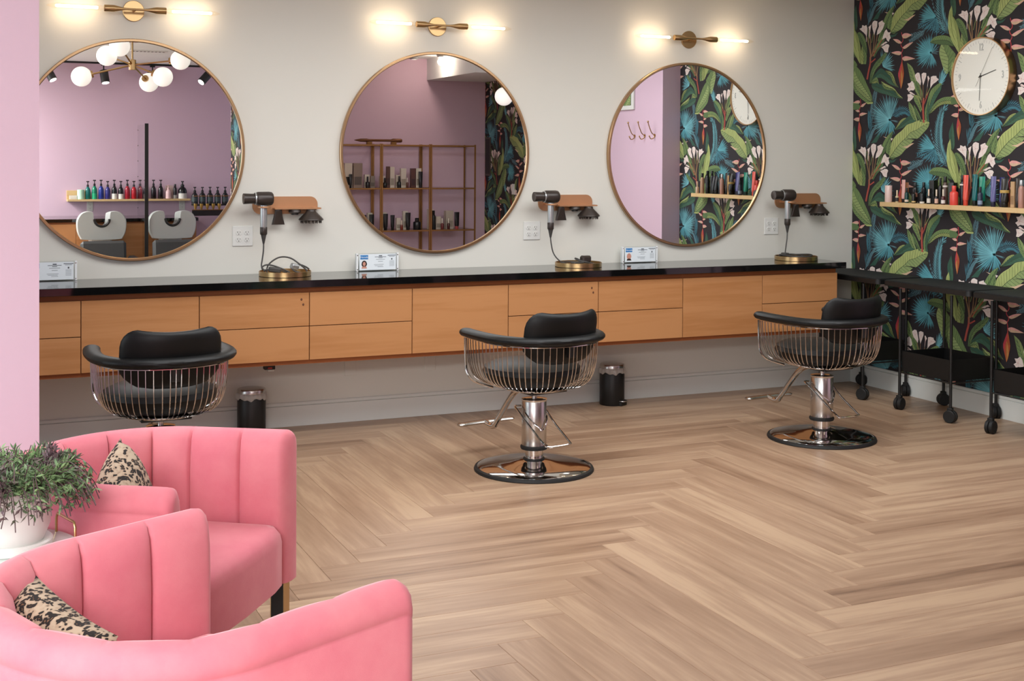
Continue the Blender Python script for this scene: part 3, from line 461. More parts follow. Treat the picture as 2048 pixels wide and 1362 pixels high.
B().lathe([(.0175, -.163), (.0185, -.16), (.0185, -.112), (.016, -.1), (.0085, -.068), (.0062, -.05), (.0062, .05), (.0085, .068), (.016, .1), (.0185, .112), (.0185, .16), (.0175, .163)], 24, (0, -.09, 0), 'x').build('socket_bar', M['brass'], l0)
for s_ in (-1, 1):
    pr = [(.010, .1625), (.0145, .18), (.0148, .40), (.0135, .425), (.008, .44), (.004, .452), (.001, .456)]
    g_ = B().lathe([(r, s_*x) for r, x in pr], 16, (0, -.09, 0), 'x').build('bulb', M['bulbglass'], l0)
    B().lathe([(.006, s_*.195), (.0075, s_*.20), (.0075, s_*.405), (.005, s_*.41)], 10, (0, -.09, 0), 'x').build('filament', M['filament'], g_)
dup(l0, (SX[1], 0, 2.357), label='brass double-ended wall lamp above the middle mirror, lit')
dup(l0, (SX[2], 0, 2.357), label='brass double-ended wall lamp above the right mirror, lit')

# ---------------------------------------------------------------- stations: sockets, dryer holders, dryers, dishes, licences
def quad_outlet(loc, lb, yaw=0, double=True):
    t = thing('power_outlet', lb, 'outlet', loc, yaw, 'white wall outlets'); w = .058 if double else .036
    B().box(-w, w, -.007, -.0005, -.058, .058, .003).build('plate', M['plate'], t)
    for cx in ((-.0235, .0235) if double else (0,)):
        for cz in (-.0195, .0195):
            r = B().cyl(.0165, -.0095, -.0068, 20, (cx, 0, cz), 'y', .0008).build('receptacle', M['plate'], t)
            B().box(cx-.008, cx-.0055, -.0102, -.0094, cz-.001, cz+.007).box(cx+.0055, cx+.008, -.0102, -.0094, cz, cz+.006).cyl(.0028, -.0102, -.0094, 8, (cx, 0, cz-.0085), 'y').build('slots', M['slot'], r)
    return t
o0 = quad_outlet((-4.318, 0, 1.11), 'white four-socket wall outlet beside the left hair dryer')
dup(o0, (-2.502, 0, 1.11), label='white four-socket wall outlet beside the middle hair dryer')
dup(o0, (-.692, 0, 1.11), label='white four-socket wall outlet beside the right hair dryer')
def hz(x0, x1, z0, z1, r, y0, y1, n=8):
    P = []
    for cx, cz, a0 in ((x1-r, z1-r, 0), (x0+r, z1-r, pi/2), (x0+r, z0+r, pi), (x1-r, z0+r, 3*pi/2)):
        for k in range(n+1): a = a0+pi/2*k/n; P.append((cx+r*cos(a), cz+r*sin(a)))
    return B().prism(P, y0, y1, lambda x, z, y: (x, y, z))
hs = ['left', 'middle', 'right']
def holder(x, lb):
    t = thing('dryer_holder', lb, 'holder', (x, 0, 1.29), 0, 'copper hair dryer holders')
    hz(-.19, .19, -.056, .044, .045, -.012, -.0005).build('wall_plate', M['copper'], t)
    hz(-.075, .195, -.028, -.019, .004, -.075, -.012).build('ledge', M['copper'], t)
    B().tube([(-.15+.034*cos(a), -.125+.034*sin(a), -.012) for a in [pi*2*k/24 for k in range(24)]], .005, 8, True, (1, .6)).box(-.155, -.145, -.095, -.01, -.018, -.006).build('ring', M['copper'], t)
    return t
def attachment_nozzle(x, lb):
    t = thing('concentrator_nozzle', lb, 'nozzle', (x, -.05, 1.2645), 0, 'nozzles hanging from the dryer holders')
    B().cyl(.021, -.012, -.004, 20, (0, 0, 0)).build('collar', M['plastic'], t)
    P = []; v = []; f = []
    for z, wx, wy in ((-.012, .02, .02), (-.04, .024, .014), (-.09, .0385, .006)):
        for k in range(20): a = 2*pi*k/20; e = .5; v.append((wx*math.copysign(abs(cos(a))**e, cos(a)), wy*math.copysign(abs(sin(a))**e, sin(a)), z))
    for i in range(2):
        for k in range(20): f.append((i*20+k, i*20+(k+1) % 20, (i+1)*20+(k+1) % 20, (i+1)*20+k))
    f += [tuple(range(19, -1, -1)), tuple(range(40, 60))]; B().add(v, f, True).build('blade', M['plastic'], t); return t
def smooth_disc(x, lb):
    t = thing('smoothing_nozzle', lb, 'nozzle', (x, -.05, 1.2645), 0, 'nozzles hanging from the dryer holders')
    B().lathe([(.03, -.004), (.034, -.008), (.036, -.02), (.028, -.026)], 24).build('collar', M['plastic'], t); B().cyl(.02, -.034, -.0255, 20).build('mouth', M['black'], t); return t
def diffuser(x, lb):
    t = thing('diffuser', lb, 'diffuser', (x, -.065, 1.2645), 0, 'diffusers hanging from the dryer holders')
    B().lathe([(.026, -.004), (.027, -.012), (.03, -.018), (.07, -.058), (.072, -.064), (.068, -.068)], 32).build('cone', M['plastic'], t)
    bb = B()
    for k in range(16):
        a = 2*pi*k/16
        for rr in (.058, .03):
            if rr < .05 and k % 2: continue
            bb.lathe([(.004, -.0675), (.003, -.08), (.0015, -.084)], 6, (rr*cos(a), rr*sin(a), 0))
    bb.build('prongs', M['plastic'], t); return t
def dryer(x, lb, cordpts):
    t = thing('hair_dryer', lb, 'hair dryer', (x, -.125, 1.29), 0, 'hair dryers in the copper holders')
    B().lathe([(.024, -.052), (.031, -.047), (.039, -.035), (.0395, .03), (.037, .045), (.03, .052)], 28, (0, 0, .036), 'x').build('head', M['plastic'], t)
    B().lathe([(.030, -.115), (.0305, -.113), (.0285, -.066), (.029, -.052)], 24, (0, 0, .036), 'x').build('nozzle', M['plastic'], t)
    B().lathe([(.0335, -.0515), (.0345, -.049), (.0345, -.044)], 24, (0, 0, .036), 'x', cap=False).build('collar', M['silver'], t)
    B().lathe([(.019, -.125), (.0198, -.12), (.0198, -.002)], 20).build('handle', M['silver'], t)
    B().lathe([(.0175, -.168), (.0205, -.163), (.0205, -.126), (.0195, -.1245)], 20).build('grip_end', M['plastic'], t)
    B().lathe([(.0035, -.222), (.006, -.215), (.015, -.172), (.0165, -.1675)], 14).build('strain_relief', M['cord'], t)
    B().tube(bez([(p[0], p[1], p[2]) for p in cordpts], 8), .0042, 7).build('cord', M['cord'], t); return t
DISH = [(-4.116, -.18), (-2.268, -.19), (-.644, -.22)]
def dish(i, lb):
    x, y = DISH[i]; t = thing('brass_dish', lb, 'dish', (x, y, .892), 0, 'brass dishes on the worktop')
    r = .146 if i < 2 else .143
    B().lathe([(r-.006, .0005), (r, .002), (r, .028), (r-.002, .029), (r-.004, .028), (r-.004, .006), (.001, .0055)], 56, cap=False).build('tray', M['brass'], t, angle=30)
    B().lathe([(.007, .0055), (.007, .012), (.011, .017), (.006, .026), (.001, .028)], 12).build('knob', M['brass'], t); return t
for i, nm in enumerate(hs):
    hx = (-4.0735, -2.27, -.475)[i]
    holder(hx, 'copper pill-shaped dryer holder on the wall right of the %s mirror' % nm)
    attachment_nozzle(hx-.052, 'dark flat concentrator nozzle hanging from the %s copper holder' % nm)
    smooth_disc(hx+.045, 'small dark round nozzle hanging between nozzle and diffuser on the %s copper holder' % nm)
    diffuser(hx+.137, 'dark cone diffuser with prongs hanging from the %s copper holder' % nm)
    xx = (-4.226, -2.43, -.647)[i]; dx, dy = DISH[i][0]-xx, DISH[i][1]+.125; zb = .892-1.29
    if i == 0: P = [(0, 0, -.22), (-.002, -.004, -.26), (-.010, -.01, -.31), (-.016, -.02, -.34), (-.006, -.03, -.364), (.05, -.05, -.36), (.12, -.07, -.378)]
    elif i == 1: P = [(0, 0, -.22), (.004, -.004, -.26), (.014, -.01, -.31), (.035, -.03, -.35), (.07, -.05, -.375), (.13, -.08, -.383)]
    else: P = [(0, 0, -.22), (-.006, -.005, -.26), (-.02, -.012, -.32), (-.034, -.03, -.36), (-.02, -.07, -.379), (.05, -.1, -.381)]
    dryer(xx, 'dark hair dryer with silver handle in the %s copper holder' % nm, P)
    dish(i, 'round brass dish holding the %s dryer cord on the worktop' % nm)
# cord coils and plugs lying in the dishes
def coil(i, pts, lb, r=.0045):
    x, y = DISH[i]; t = thing('cord_coil', lb, 'cord', (x, y, .892), 0, 'coiled cords in the brass dishes')
    B().tube(bez(pts, 8), r, 8).build('cord', M['cord'], t); return t
def ring(r, z, dz=.004, turns=2.3, ph=0, sq=1):
    return [((r-.004*k/6)*cos(2*pi*k/6+ph), (r-.004*k/6)*sq*sin(2*pi*k/6+ph), z+dz*(k % 3)) for k in range(int(turns*6))]
t = coil(0, [(-.12, -.02, .03), (-.125, .02, .05), (-.09, .03, .062), (-.03, .0, .045), (.02, -.03, .016), (-.06, -.06, .014), (-.1, 0, .018), (-.08, .06, .06), (-.02, .07, .098), (.04, .05, .096), (.09, .02, .06), (.115, -.03, .03), (.1, -.07, .016), (.04, -.05, .03), (.05, .0, .052), (.09, .02, .058), (.12, .0, .046), (.132, -.02, .035)], 'grey cord in tall loops with plug in the brass dish under the left copper holder')
B().box(-.10, -.03, -.075, -.045, .022, .05, .006).build('plug', M['cord'], t, rot=(.1, .15, -.2)); B().box(.01, .055, -.03, .005, .045, .078, .006).build('adapter', M['silver'], t, (.0, .0, .004), (.3, .2, .3))
t = coil(1, ring(.115, .014)+[(.03, -.09, .03), (-.04, -.07, .046), (-.03, -.02, .054), (.03, -.02, .03)], 'dark cord with a bulky brown plug in the brass dish under the middle copper holder')
B().box(-.02, .045, -.085, -.04, .03, .072, .009).build('plug', M['plastic'], t, rot=(0, 0, .1)); B().box(-.11, -.03, -.09, -.05, .026, .038, .004).build('cord_tie', M['cord'], t, rot=(0, 0, .25))
t = coil(2, ring(.12, .014)+ring(.11, .03, .003, 1.6, 1), 'flat coil of dark cord in the brass dish under the right copper holder')
B().box(-.11, -.075, -.03, .02, .036, .052, .004).build('plug', M['cord'], t)
def licence(x, y, lb, w=.262, photo=True, hairc='hair'):
    t = thing('licence_stand', lb, 'licence', (x, y, .892), 0, 'acrylic licence stands on the worktop'); h = .104
    B().box(-w/2, w/2, -.012, .012, .001, h, .001).build('acrylic_block', M['acrylic'], t)
    B().box(-w/2, -w/2+.012, -.0128, .0128, .0005, h+.0005, .001).box(w/2-.012, w/2, -.0128, .0128, .0005, h+.0005, .001).build('polished_ends', mat('frosted_acrylic', '#e6e9e9', .25), t)
    B().box(-w/2+.018, w/2-.018, -.0135, -.0128, .006, h-.004).build('certificate', M['paper'], t)
    y_ = -.0139; y2 = -.0136; x0 = -w/2+.018
    B().box(x0+.006, x0+.054, y_, y2, h-.034, h-.009).build('blue_header', M['blue'], t); text('header_lettering', 'Nevada', .0155, M['paper'], t, (x0+.03, y_-.0002, h-.0215), (pi/2, 0, 0))
    f_ = B().lathe([(.0001, 0), (.011, 0)], 16, (0, 0, 0), 'z', cap=False); f_.xf(Matrix.Rotation(pi/2, 4, 'X'))
    hd = B().prism([(.015*cos(a)*(1.05 if sin(a) > 0 else 1.15), .019*sin(a)) for a in [2*pi*k/20 for k in range(20)]], 0, .0003, lambda a, c, y: (x0+.03+a, y_+y, .044+c)).build('portrait_hair', M[hairc], t)
    B().prism([(.009*cos(a), .0125*sin(a)) for a in [2*pi*k/16 for k in range(16)]], 0, .0003, lambda a, c, y: (x0+.03+a, y_-.0004+y, .043+c)).build('portrait_face', M['skin'], t)
    B().prism([(-.017, 0), (.017, 0), (.012, .012), (-.012, .012)], 0, .0003, lambda a, c, y: (x0+.03+a, y_-.0002+y, .016+c)).build('portrait_shoulders', M['skin'] if hairc == 'hair' else M['hair'], t)
    q = B()
    for (a, c, ww, hh) in ((.13, .083, .07, .003), (.13, .089, .02, .006), (.13, .077, .025, .003), (.13, .068, .055, .002), (.13, .056, .03, .002), (.12, .038, .06, .0016), (.12, .031, .05, .0016), (.13, .024, .035, .0016), (.2, .091, .05, .004), (.2, .084, .035, .002), (.2, .069, .008, .01)): q.box(x0+a-ww/2, x0+a+ww/2, y_, y2, c-hh/2, c+hh/2)
    for k in range(7): q.box(x0+.185, x0+.215, y_, y2, .028+k*.005, .029+k*.005)
    q.build('print_lines', M['ink'], t)
    q = B()
    for sx in (-1, 1):
        for z_ in (.01, h-.01): q.cyl(.0035, -.0135, .0135, 8, (sx*(w/2-.007), 0, z_), 'y')
    q.build('screws', M['steel'], t); return t
licence(-5.35, -.045, 'clear acrylic licence stand with blue header, half hidden by the pink pillar')
licence(-3.531, -.045, 'clear acrylic licence stand with portrait and blue header, left of the middle mirror bottom')
licence(-1.752, -.045, 'clear acrylic licence stand with portrait and blue header, below the right mirror', hairc='skin')

# ---------------------------------------------------------------- styling chairs
def arc_ring(t):   # plan of the arm ring, t in -1..1 (right arm front -> back -> left arm front), local +y is forward
    K = [(.262, .225), (.276, .13), (.284, .0), (.272, -.12), (.218, -.232), (.12, -.298), (0, -.322)]
    s = 1 if t < 0 else -1; a = abs(t); u = (1-a)*(len(K)-1); P = bez([(k[0], k[1], 0) for k in K], 6); j = u*6; i = min(int(j), len(P)-2); p = P[i].lerp(P[i+1], j-i)
    return Vector((p.x*s, p.y, 0))
def styling_chair(loc, rz, brz, lb):
    t = thing('styling_chair', lb, 'chair', loc, rz, 'wire basket styling chairs')
    B().lathe([(.30, 0), (.302, .004), (.298, .014), (.285, .018), (.28, .0)], 64, cap=False).build('rubber_rim', M['rubber'], t)
    B().lathe([(.286, .012), (.285, .0185), (.27, .026), (.2, .034), (.12, .040), (.085, .047), (.06, .052), (.001, .053)], 64, cap=False).build('base_disc', M['chrome'], t)
    B().lathe([(.050, .048), (.054, .052), (.054, .058)], 32).build('lower_seal', M['rubber'], t)
    B().lathe([(.046, .058), (.046, .10), (.058, .112)], 32).build('collar', M['chrome'], t)
    B().lathe([(.066, .104), (.069, .110), (.069, .118), (.064, .123)], 32).build('rubber_ring', M['rubber'], t)
    B().lathe([(.060, .12), (.0625, .125), (.0625, .345), (.059, .35)], 36).build('column', M['steel'], t)
    B().lathe([(.0625, .345), (.064, .347), (.064, .355), (.04, .359)], 36).build('column_cap', M['chrome'], t)
    B().lathe([(.0135, .357), (.0135, .40)], 16).build('piston', M['steel'], t)
    P = [(-.03, .075, .31), (-.075, .06, .315), (-.09, .02, .305), (-.085, -.1, .23), (-.075, -.19, .17), (-.06, -.215, .158), (.06, -.215, .158), (.075, -.19, .17), (.068, -.08, .24), (.064, 0, .305)]
    B().tube(bez(P, 5), .0048, 8).build('pump_lever', M['chrome'], t, (0, 0, 0), (0, 0, -rz+brz))
    B().tube(bez([(-.064, -.01, .29), (-.05, -.055, .25), (-.02, -.068, .225), (0, -.07, .205), (.02, -.068, .225), (.04, -.055, .26), (.062, -.01, .28)], 4), .004, 6).build('lever_spring', M['chrome'], t, (0, 0, 0), (0, 0, -rz+brz))
    # foot rest
    if True:
        B().tube(bez([(0, .10, .392), (0, .19, .345), (0, .33, .185), (0, .352, .158), (0, .385, .150), (0, .44, .160)], 4), .0155, 12).build('footrest_bar', M['chrome'], t)
    B().tube(bez([(-.175, .43, .165), (-.09, .445, .163), (0, .45, .162), (.09, .445, .163), (.175, .43, .165)], 5), [.010]+[.020]*19+[.010], 12, False, (.55, 1.2), (0, 0, 1)).build('foot_plate', M['steel'], t)
    # basket
    N = 47; th = []
    for k in range(N):
        u = -1+2*k/(N-1); top = arc_ring(u*.985); d = Vector((top.x, top.y+.03, 0)); L = d.length; dn = d/L
        bot = Vector((0, .0, 0))+Vector((top.x*.50, (top.y)*.50+.01, 0))
        P = [top+Vector((0, 0, .655)), top*.985+Vector((0, 0, .575)), top*.95+Vector((0, 0, .51)), top*.87+Vector((0, 0, .458)), top*.72+Vector((0, .0, .430)), bot+Vector((0, 0, .412))]
        me = B().tube(bez(P, 3), .0027, 5)
        me.build('wire_rib', M['chrome'], t)
    for s_ in (-1, 1):
        top = arc_ring(s_)
        P = [top+Vector((0, .012, .655)), top*.99+Vector((0, .012, .54)), top*.97+Vector((0, .01, .48)), top*.88+Vector((0, .0, .435)), top*.6+Vector((0, 0, .405))]
        B().tube(bez(P, 4), .0062, 8).build('front_rod', M['chrome'], t)
    B().tube([arc_ring(-1+2*k/40)*.52+Vector((0, .01, .413)) for k in range(41)], .0055, 8).build('lower_hoop', M['chrome'], t)
    B().tube([arc_ring(-1+2*k/48)+Vector((0, 0, .655)) for k in range(49)], .0035, 6).build('upper_hoop', M['chrome'], t)
    B().box(-.11, .11, -.13, .14, .398, .412, .003).build('seat_bracket', M['black'], t)
    # padded arm ring
    pts = [arc_ring(-1+2*k/60)*1.0+Vector((0, 0, .682)) for k in range(61)]
    pts = [Vector((pts[0].x, pts[0].y+.028, .684)), Vector((pts[0].x, pts[0].y+.018, .684))]+pts+[Vector((pts[-1].x, pts[-1].y+.018, .684)), Vector((pts[-1].x, pts[-1].y+.028, .684))]
    rr = [.4, .82]+[1]*61+[.82, .4]; b_ = B()
    wid = [1.25-.35*abs(2*max(0, min(1, (i-2)/60))-1)**0 * 0 for i in range(65)]
    rad = [.026*q for q in rr]
    b_.tube(pts, rad, 14, False, (.86, 1.5), (0, 0, 1)); b_.build('arm_pad', M['leather'], t)
    # seat cushion
    b_ = B().lathe([(.14, .417), (.20, .436), (.238, .462), (.252, .495), (.243, .52), (.2, .54), (.1, .552), (.001, .555)], 40, cap=False)
    b_.v = [(x*1.0, y*.98+.02, z+.006*sin(0)) for x, y, z in b_.v]; b_.build('seat_cushion', M['leather'], t)
    # back cushion: a bent pad, rounded corners above, narrowing to a round bottom
    b_ = B(); nu, nv = 24, 14; v = []; f = []; z0, z1 = .56, .822
    def hw(q):    # half width at height q 0..1
        if q < .35: return .13+.098*sin(pi/2*q/.35) if q > .10 else (.13+.098*sin(pi/2*.1/.35))*sqrt(max(0, 1-((.10-q)/.10)**2))*.999+.0001
        if q > .70: return .228-.075*(1-sqrt(max(0, 1-((q-.70)/.30)**2)))
        return .228
    for sd in (1, -1):
        for j in range(nv+1):
            q = j/nv; q = .5-.5*cos(pi*q)
            for i in range(nu+1):
                a = -1+2*i/nu; a = sin(a*pi/2); x = a*hw(q); e = max(0, (1-abs(a)**3.2)*(1-abs(2*q-1)**4)); th_ = .034*e**.5
                zz = z0+(z1-z0)*q-.012*(1-a*a)*(q > .9)*(q-.9)*10
                R = .40; an = x/R; rr_ = R+sd*th_; lean = (q-.4)*.05
                v.append((rr_*sin(an), -rr_*cos(an)+R-.262-lean, zz))
    w_ = nu+1
    for s_ in range(2):
        o_ = s_*w_*(nv+1)
        for j in range(nv):
            for i in range(nu):
                q4 = (o_+j*w_+i, o_+j*w_+i+1, o_+(j+1)*w_+i+1, o_+(j+1)*w_+i); f.append(q4 if s_ == 0 else q4[::-1])
    b_.add(v, f, True).build('back_cushion', M['leather'], t, angle=180)
    B().box(-.02, .02, -.318, -.285, .6, .675, .003).build('back_bracket', M['black'], t)
    return t
styling_chair((-4.985, -1.43, 0), radians(3), radians(3), 'black wire-basket styling chair at left, its base hidden by the pink armchair')
styling_chair((-3.165, -1.475, 0), radians(11), radians(10), 'black wire-basket styling chair in the middle, on a round chrome base')
styling_chair((-1.369, -1.445, 0), radians(7), radians(6), 'black wire-basket styling chair at right, beside the black trolleys')

# ---------------------------------------------------------------- pedal bins
def bin_(loc, rz, lb):
    t = thing('pedal_bin', lb, 'bin', loc, rz, 'small black pedal bins by the wall')
    B().lathe([(.077, 0), (.079, .003), (.079, .224), (.077, .227)], 36).build('body', M['black'], t)
    b_ = B(); n = 72; v = []; f = []; ri = random.Random(5)
    ph = [ri.random()*6 for _ in range(6)]
    for j, (r, z) in enumerate(((.0805, .203), (.084, .207), (.085, .218), (.0815, .232), (.078, .236))):
        for k in range(n): a = 2*pi*k/n; w = .0022*sin(9*a+ph[j])+.0025*sin(17*a+ph[0]); zz = .005*sin(5*a+ph[1])+.004*sin(11*a+ph[2]) if j < 2 else 0; v.append(((r+w)*cos(a), (r+w)*sin(a), z+zz))
    for j in range(4):
        for k in range(n): f.append((j*n+k, j*n+(k+1) % n, (j+1)*n+(k+1) % n, (j+1)*n+k))
    b_.add(v, f, True).build('liner_bag', M['bag'], t)
    B().lathe([(.076, .233), (.0785, .235), (.0785, .254), (.075, .259), (.05, .263), (.001, .265)], 36).build('lid', M['steel'], t)
    B().tube(bez([(-.03, -.075, .03), (-.024, -.098, .03), (0, -.106, .03), (.024, -.098, .03), (.03, -.075, .03)], 4), .004, 8).build('pedal', M['steel'], t)
    B().box(-.035, .035, -.09, -.06, .0, .028, .003).build('pedal_housing', M['black'], t); return t
bin_((-4.292, -.125, 0), .5, 'black pedal bin with steel lid at left, behind the pink armchair')
bin_((-1.985, -.118, 0), .55, 'black pedal bin with steel lid standing right of the middle styling chair')

# ---------------------------------------------------------------- black trolleys by the wallpaper
def cart(y0, lb):
    t = thing('salon_trolley', lb, 'trolley', (-.215, y0, 0), 0, 'black trolleys along the wallpaper')
    X, Y = .178, .222
    for i, (sx, sy) in enumerate(((-1, -1), (-1, 1), (1, -1), (1, 1))):
        B().cyl(.009, .075, .76, 10, (sx*X, sy*Y, 0)).build('leg', M['black'], t)
        c = place('caster', bpy.data.meshes.get('caster') or B().lathe([(.034, -.024), (.038, -.02), (.038, -.004), (.03, 0), (.038, .004), (.038, .02), (.034, .024)], 24, (0, 0, .038), 'x').box(-.016, .016, -.014, .016, .06, .09, .003).mesh('caster', M['rubber']), t, (sx*X, sy*Y, 0), (0, 0, (.4, 1.9, -.5, 1.2)[i]))
    def tray(nm, z, h, ex, ey, lip):
        b_ = B(); T_ = .004
        b_.box(-ex, ex, -ey, ey, z, z+T_)
        for (a, b2, c, d_) in ((-ex, ex, -ey, -ey+T_), (-ex, ex, ey-T_, ey), (-ex, -ex+T_, -ey+T_, ey-T_), (ex-T_, ex, -ey+T_, ey-T_)): b_.box(a, b2, c, d_, z+T_, z+h)
        return b_.build(nm, M['black'], t)
    tp = hz(-.19, .19, -.375, .375, .03, .768, .798); tp.v = [(x, z, y) for x, y, z in tp.v]; tp.build('worktop', M['black'], t)
    hz2 = hz(-.182, .182, -.367, .367, .024, .798, .8035); hz2.v = [(x, z, y) for x, y, z in hz2.v]; hz2.build('top_mat', mat('matt_black_mat', '#0e0e0e', .75), t)
    tray('basket', .245, .125, .172, .212, .01)
    B().tube([(-X, -Y, .235), (-X, Y, .235)], .005, 8).build('cross_rail', M['black'], t); B().tube([(-X, -Y, .235), (X, -Y, .235)], .005, 8).build('cross_rail', M['black'], t)
    B().box(-X-.004, -X+.004, -Y+.0, -Y+.02, .09, .76).build('slotted_rail', M['black'], t) if False else None
    return t
cart(-.385, 'black trolley in the corner, standing behind the right styling chair')
cart(-1.18, 'black trolley with open basket, in the middle of the row by the wallpaper')
cart(-1.945, 'black trolley at the right edge of the photo, nearest the viewer')

# ---------------------------------------------------------------- clock
ck = thing('wall_clock', 'round gold wall clock with white face on the jungle wallpaper', 'clock', (0, -1.262, 2.083))
def rx(b2): b2.v = [(-z, y, x) for x, y, z in b2.v]; return b2
rx(B().lathe([(.236, .0006), (.242, .003), (.242, .058), (.240, .061), (.235, .061), (.234, .057), (.234, .003)], 96, cap=False)).build('case', M['gold'] if False else M['frame'], ck, angle=30)
rx(B().cyl(.2345, .044, .048, 96)).build('dial', mat('ivory_dial', '#e4e2d8', .6), ck)
q = B()
for k in range(60):
    a = 2*pi*k/60; r0, r1 = (.205, .221) if k % 5 else (.19, .221); w = .0007 if k % 5 else .0011
    if k % 15 == 0: continue
    c0, s0 = cos(a), sin(a); q.add([(-.0486, -(r0*s0+w*c0), r0*c0-w*s0), (-.0486, -(r0*s0-w*c0), r0*c0+w*s0), (-.0486, -(r1*s0-w*c0), r1*c0+w*s0), (-.0486, -(r1*s0+w*c0), r1*c0-w*s0)], [(0, 1, 2, 3)])
q.build('minute_marks', M['ink'], ck)
RX = (pi/2, 0, -pi/2)
for s_, y, z in (('12', 0, .178), ('3', -.178, 0), ('6', 0, -.178), ('9', .178, 0)): text('numeral', s_, .062, M['ink'], ck, (-.049, y, z), RX, outline=.0008, sx=.62)
def hand(nm, ang, L, w, back, x):
    a = radians(ang); d = Vector((0, -sin(a), cos(a))); nrm = Vector((0, -cos(a), -sin(a))); p0 = -d*back; p1 = d*L; v = []
    for xx in (x, x-.0012):
        for p, ww in ((p0, w), (p1, w*.6)): v += [Vector((xx, 0, 0))+p+nrm*ww, Vector((xx, 0, 0))+p-nrm*ww]
    B().add(v, [(0, 1, 3, 2), (4, 6, 7, 5), (0, 2, 6, 4), (1, 5, 7, 3), (0, 4, 5, 1), (2, 3, 7, 6)]).build(nm, M['black'], ck)
hand('hour_hand', 75, .128, .0026, .02, -.0505); hand('minute_hand', 183, .15, .002, .02, -.053); hand('second_hand', 30, .2, .0007, .07, -.0555)
rx(B().cyl(.006, .048, .0575, 12)).build('hub', M['black'], ck); rx(B().cyl(.2335, .0585, .0595, 64)).build('glass', clear('clock_glass', (1, 1, 1, 1), .5), ck)

# ---------------------------------------------------------------- product bottles, tubes and boxes
def product(kind, loc, h, w, col, cap='#141414', label='', cat=None, group=None, rz=0, d=None, rough=.25, band=None):
    t = thing({'jar': 'jar', 'tube': 'squeeze_tube', 'bottle': 'bottle', 'pump': 'pump_bottle', 'box': 'carton', 'spray': 'spray_bottle', 'serum': 'serum_bottle', 'brush': 'brush'}[kind], label, cat or {'jar': 'jar', 'tube': 'tube', 'box': 'box', 'brush': 'brush'}.get(kind, 'bottle'), loc, rz, group)
    r = w/2; m = pm(col, rough); mc = pm(cap, .3) if cap != 'silver' else M['silver']
    if kind == 'jar':
        B().lathe([(r*.96, 0), (r, .002), (r, h-.002), (r*.94, h)], 20).build('body', m, t)
    elif kind == 'box':
        d = d or w*.8; B().box(-r, r, -d/2, d/2, 0, h, .0008).build('carton', m, t)
        B().box(-r*.8, r*.8, -d/2-.0006, -d/2+.0002, h*.12, h*.45).build('printed_panel', mc, t)
    elif kind == 'tube':
        v = []; f = []; n = 18; lv = ((.0, .5, .5), (.18, .52, .52)); 
        B().lathe([(r*.62, 0), (r*.66, .002), (r*.66, h*.16), (r*.6, h*.165)], 16).build('cap', mc, t)
        for z, a_, c_ in ((h*.166, r*.72, r*.72), (h*.25, r*.82, r*.78), (h*.6, r*.92, r*.45), (h*.93, r, r*.12), (h, r, r*.1)):
            for k in range(n): a = 2*pi*k/n; v.append((a_*cos(a), c_*sin(a), z))
        for i in range(4):
            for k in range(n): f.append((i*n+k, i*n+(k+1) % n, (i+1)*n+(k+1) % n, (i+1)*n+k))
        f += [tuple(range(n-1, -1, -1)), tuple(range(4*n, 5*n))]; B().add(v, f, True).build('tube_body', m, t)
    else:
        prof = {'bottle': [(r*.95, 0), (r, .003), (r, h*.62), (r*.85, h*.68), (r*.42, h*.73)], 'serum': [(r*.95, 0), (r, .002), (r, h*.48), (r*.8, h*.53), (r*.36, h*.56)],
                'spray': [(r*.95, 0), (r, .003), (r, h*.68), (r*.75, h*.76), (r*.5, h*.8)], 'pump': [(r*.9, 0), (r, .004), (r, h*.42), (r*.92, h*.52), (r*.62, h*.62), (r*.34, h*.67)]}[kind]
        if kind == 'brush': prof = []
        B().lathe(prof, 20).build('body', m, t); zt = prof[-1][1]; rc = prof[-1][0]
        if kind == 'pump':
            c = B().lathe([(rc*1.25, zt-.001), (rc*1.25, h*.78), (rc*.6, h*.80), (rc*.5, h*.81), (rc*.5, h*.94)], 12).build('pump_collar', mc, t)
            B().box(-.017, .017, -.008, .007, h*.93, h*.99, .003).box(-.005, .005, -.034, -.006, h*.945, h*.98, .001).build('pump_nozzle', mc, c)
        else:
            B().lathe([(rc*1.2, zt-.001), (rc*1.25, zt), (rc*1.25, h-.002), (rc*1.1, h)], 14).build('cap', mc, t)
    if band:
        z0, z1, bc = band; B().lathe([(r+.0004, h*z0), (r+.0004, h*z1)], 20, cap=False).build('label_band', pm(bc, .5), t)
    return t
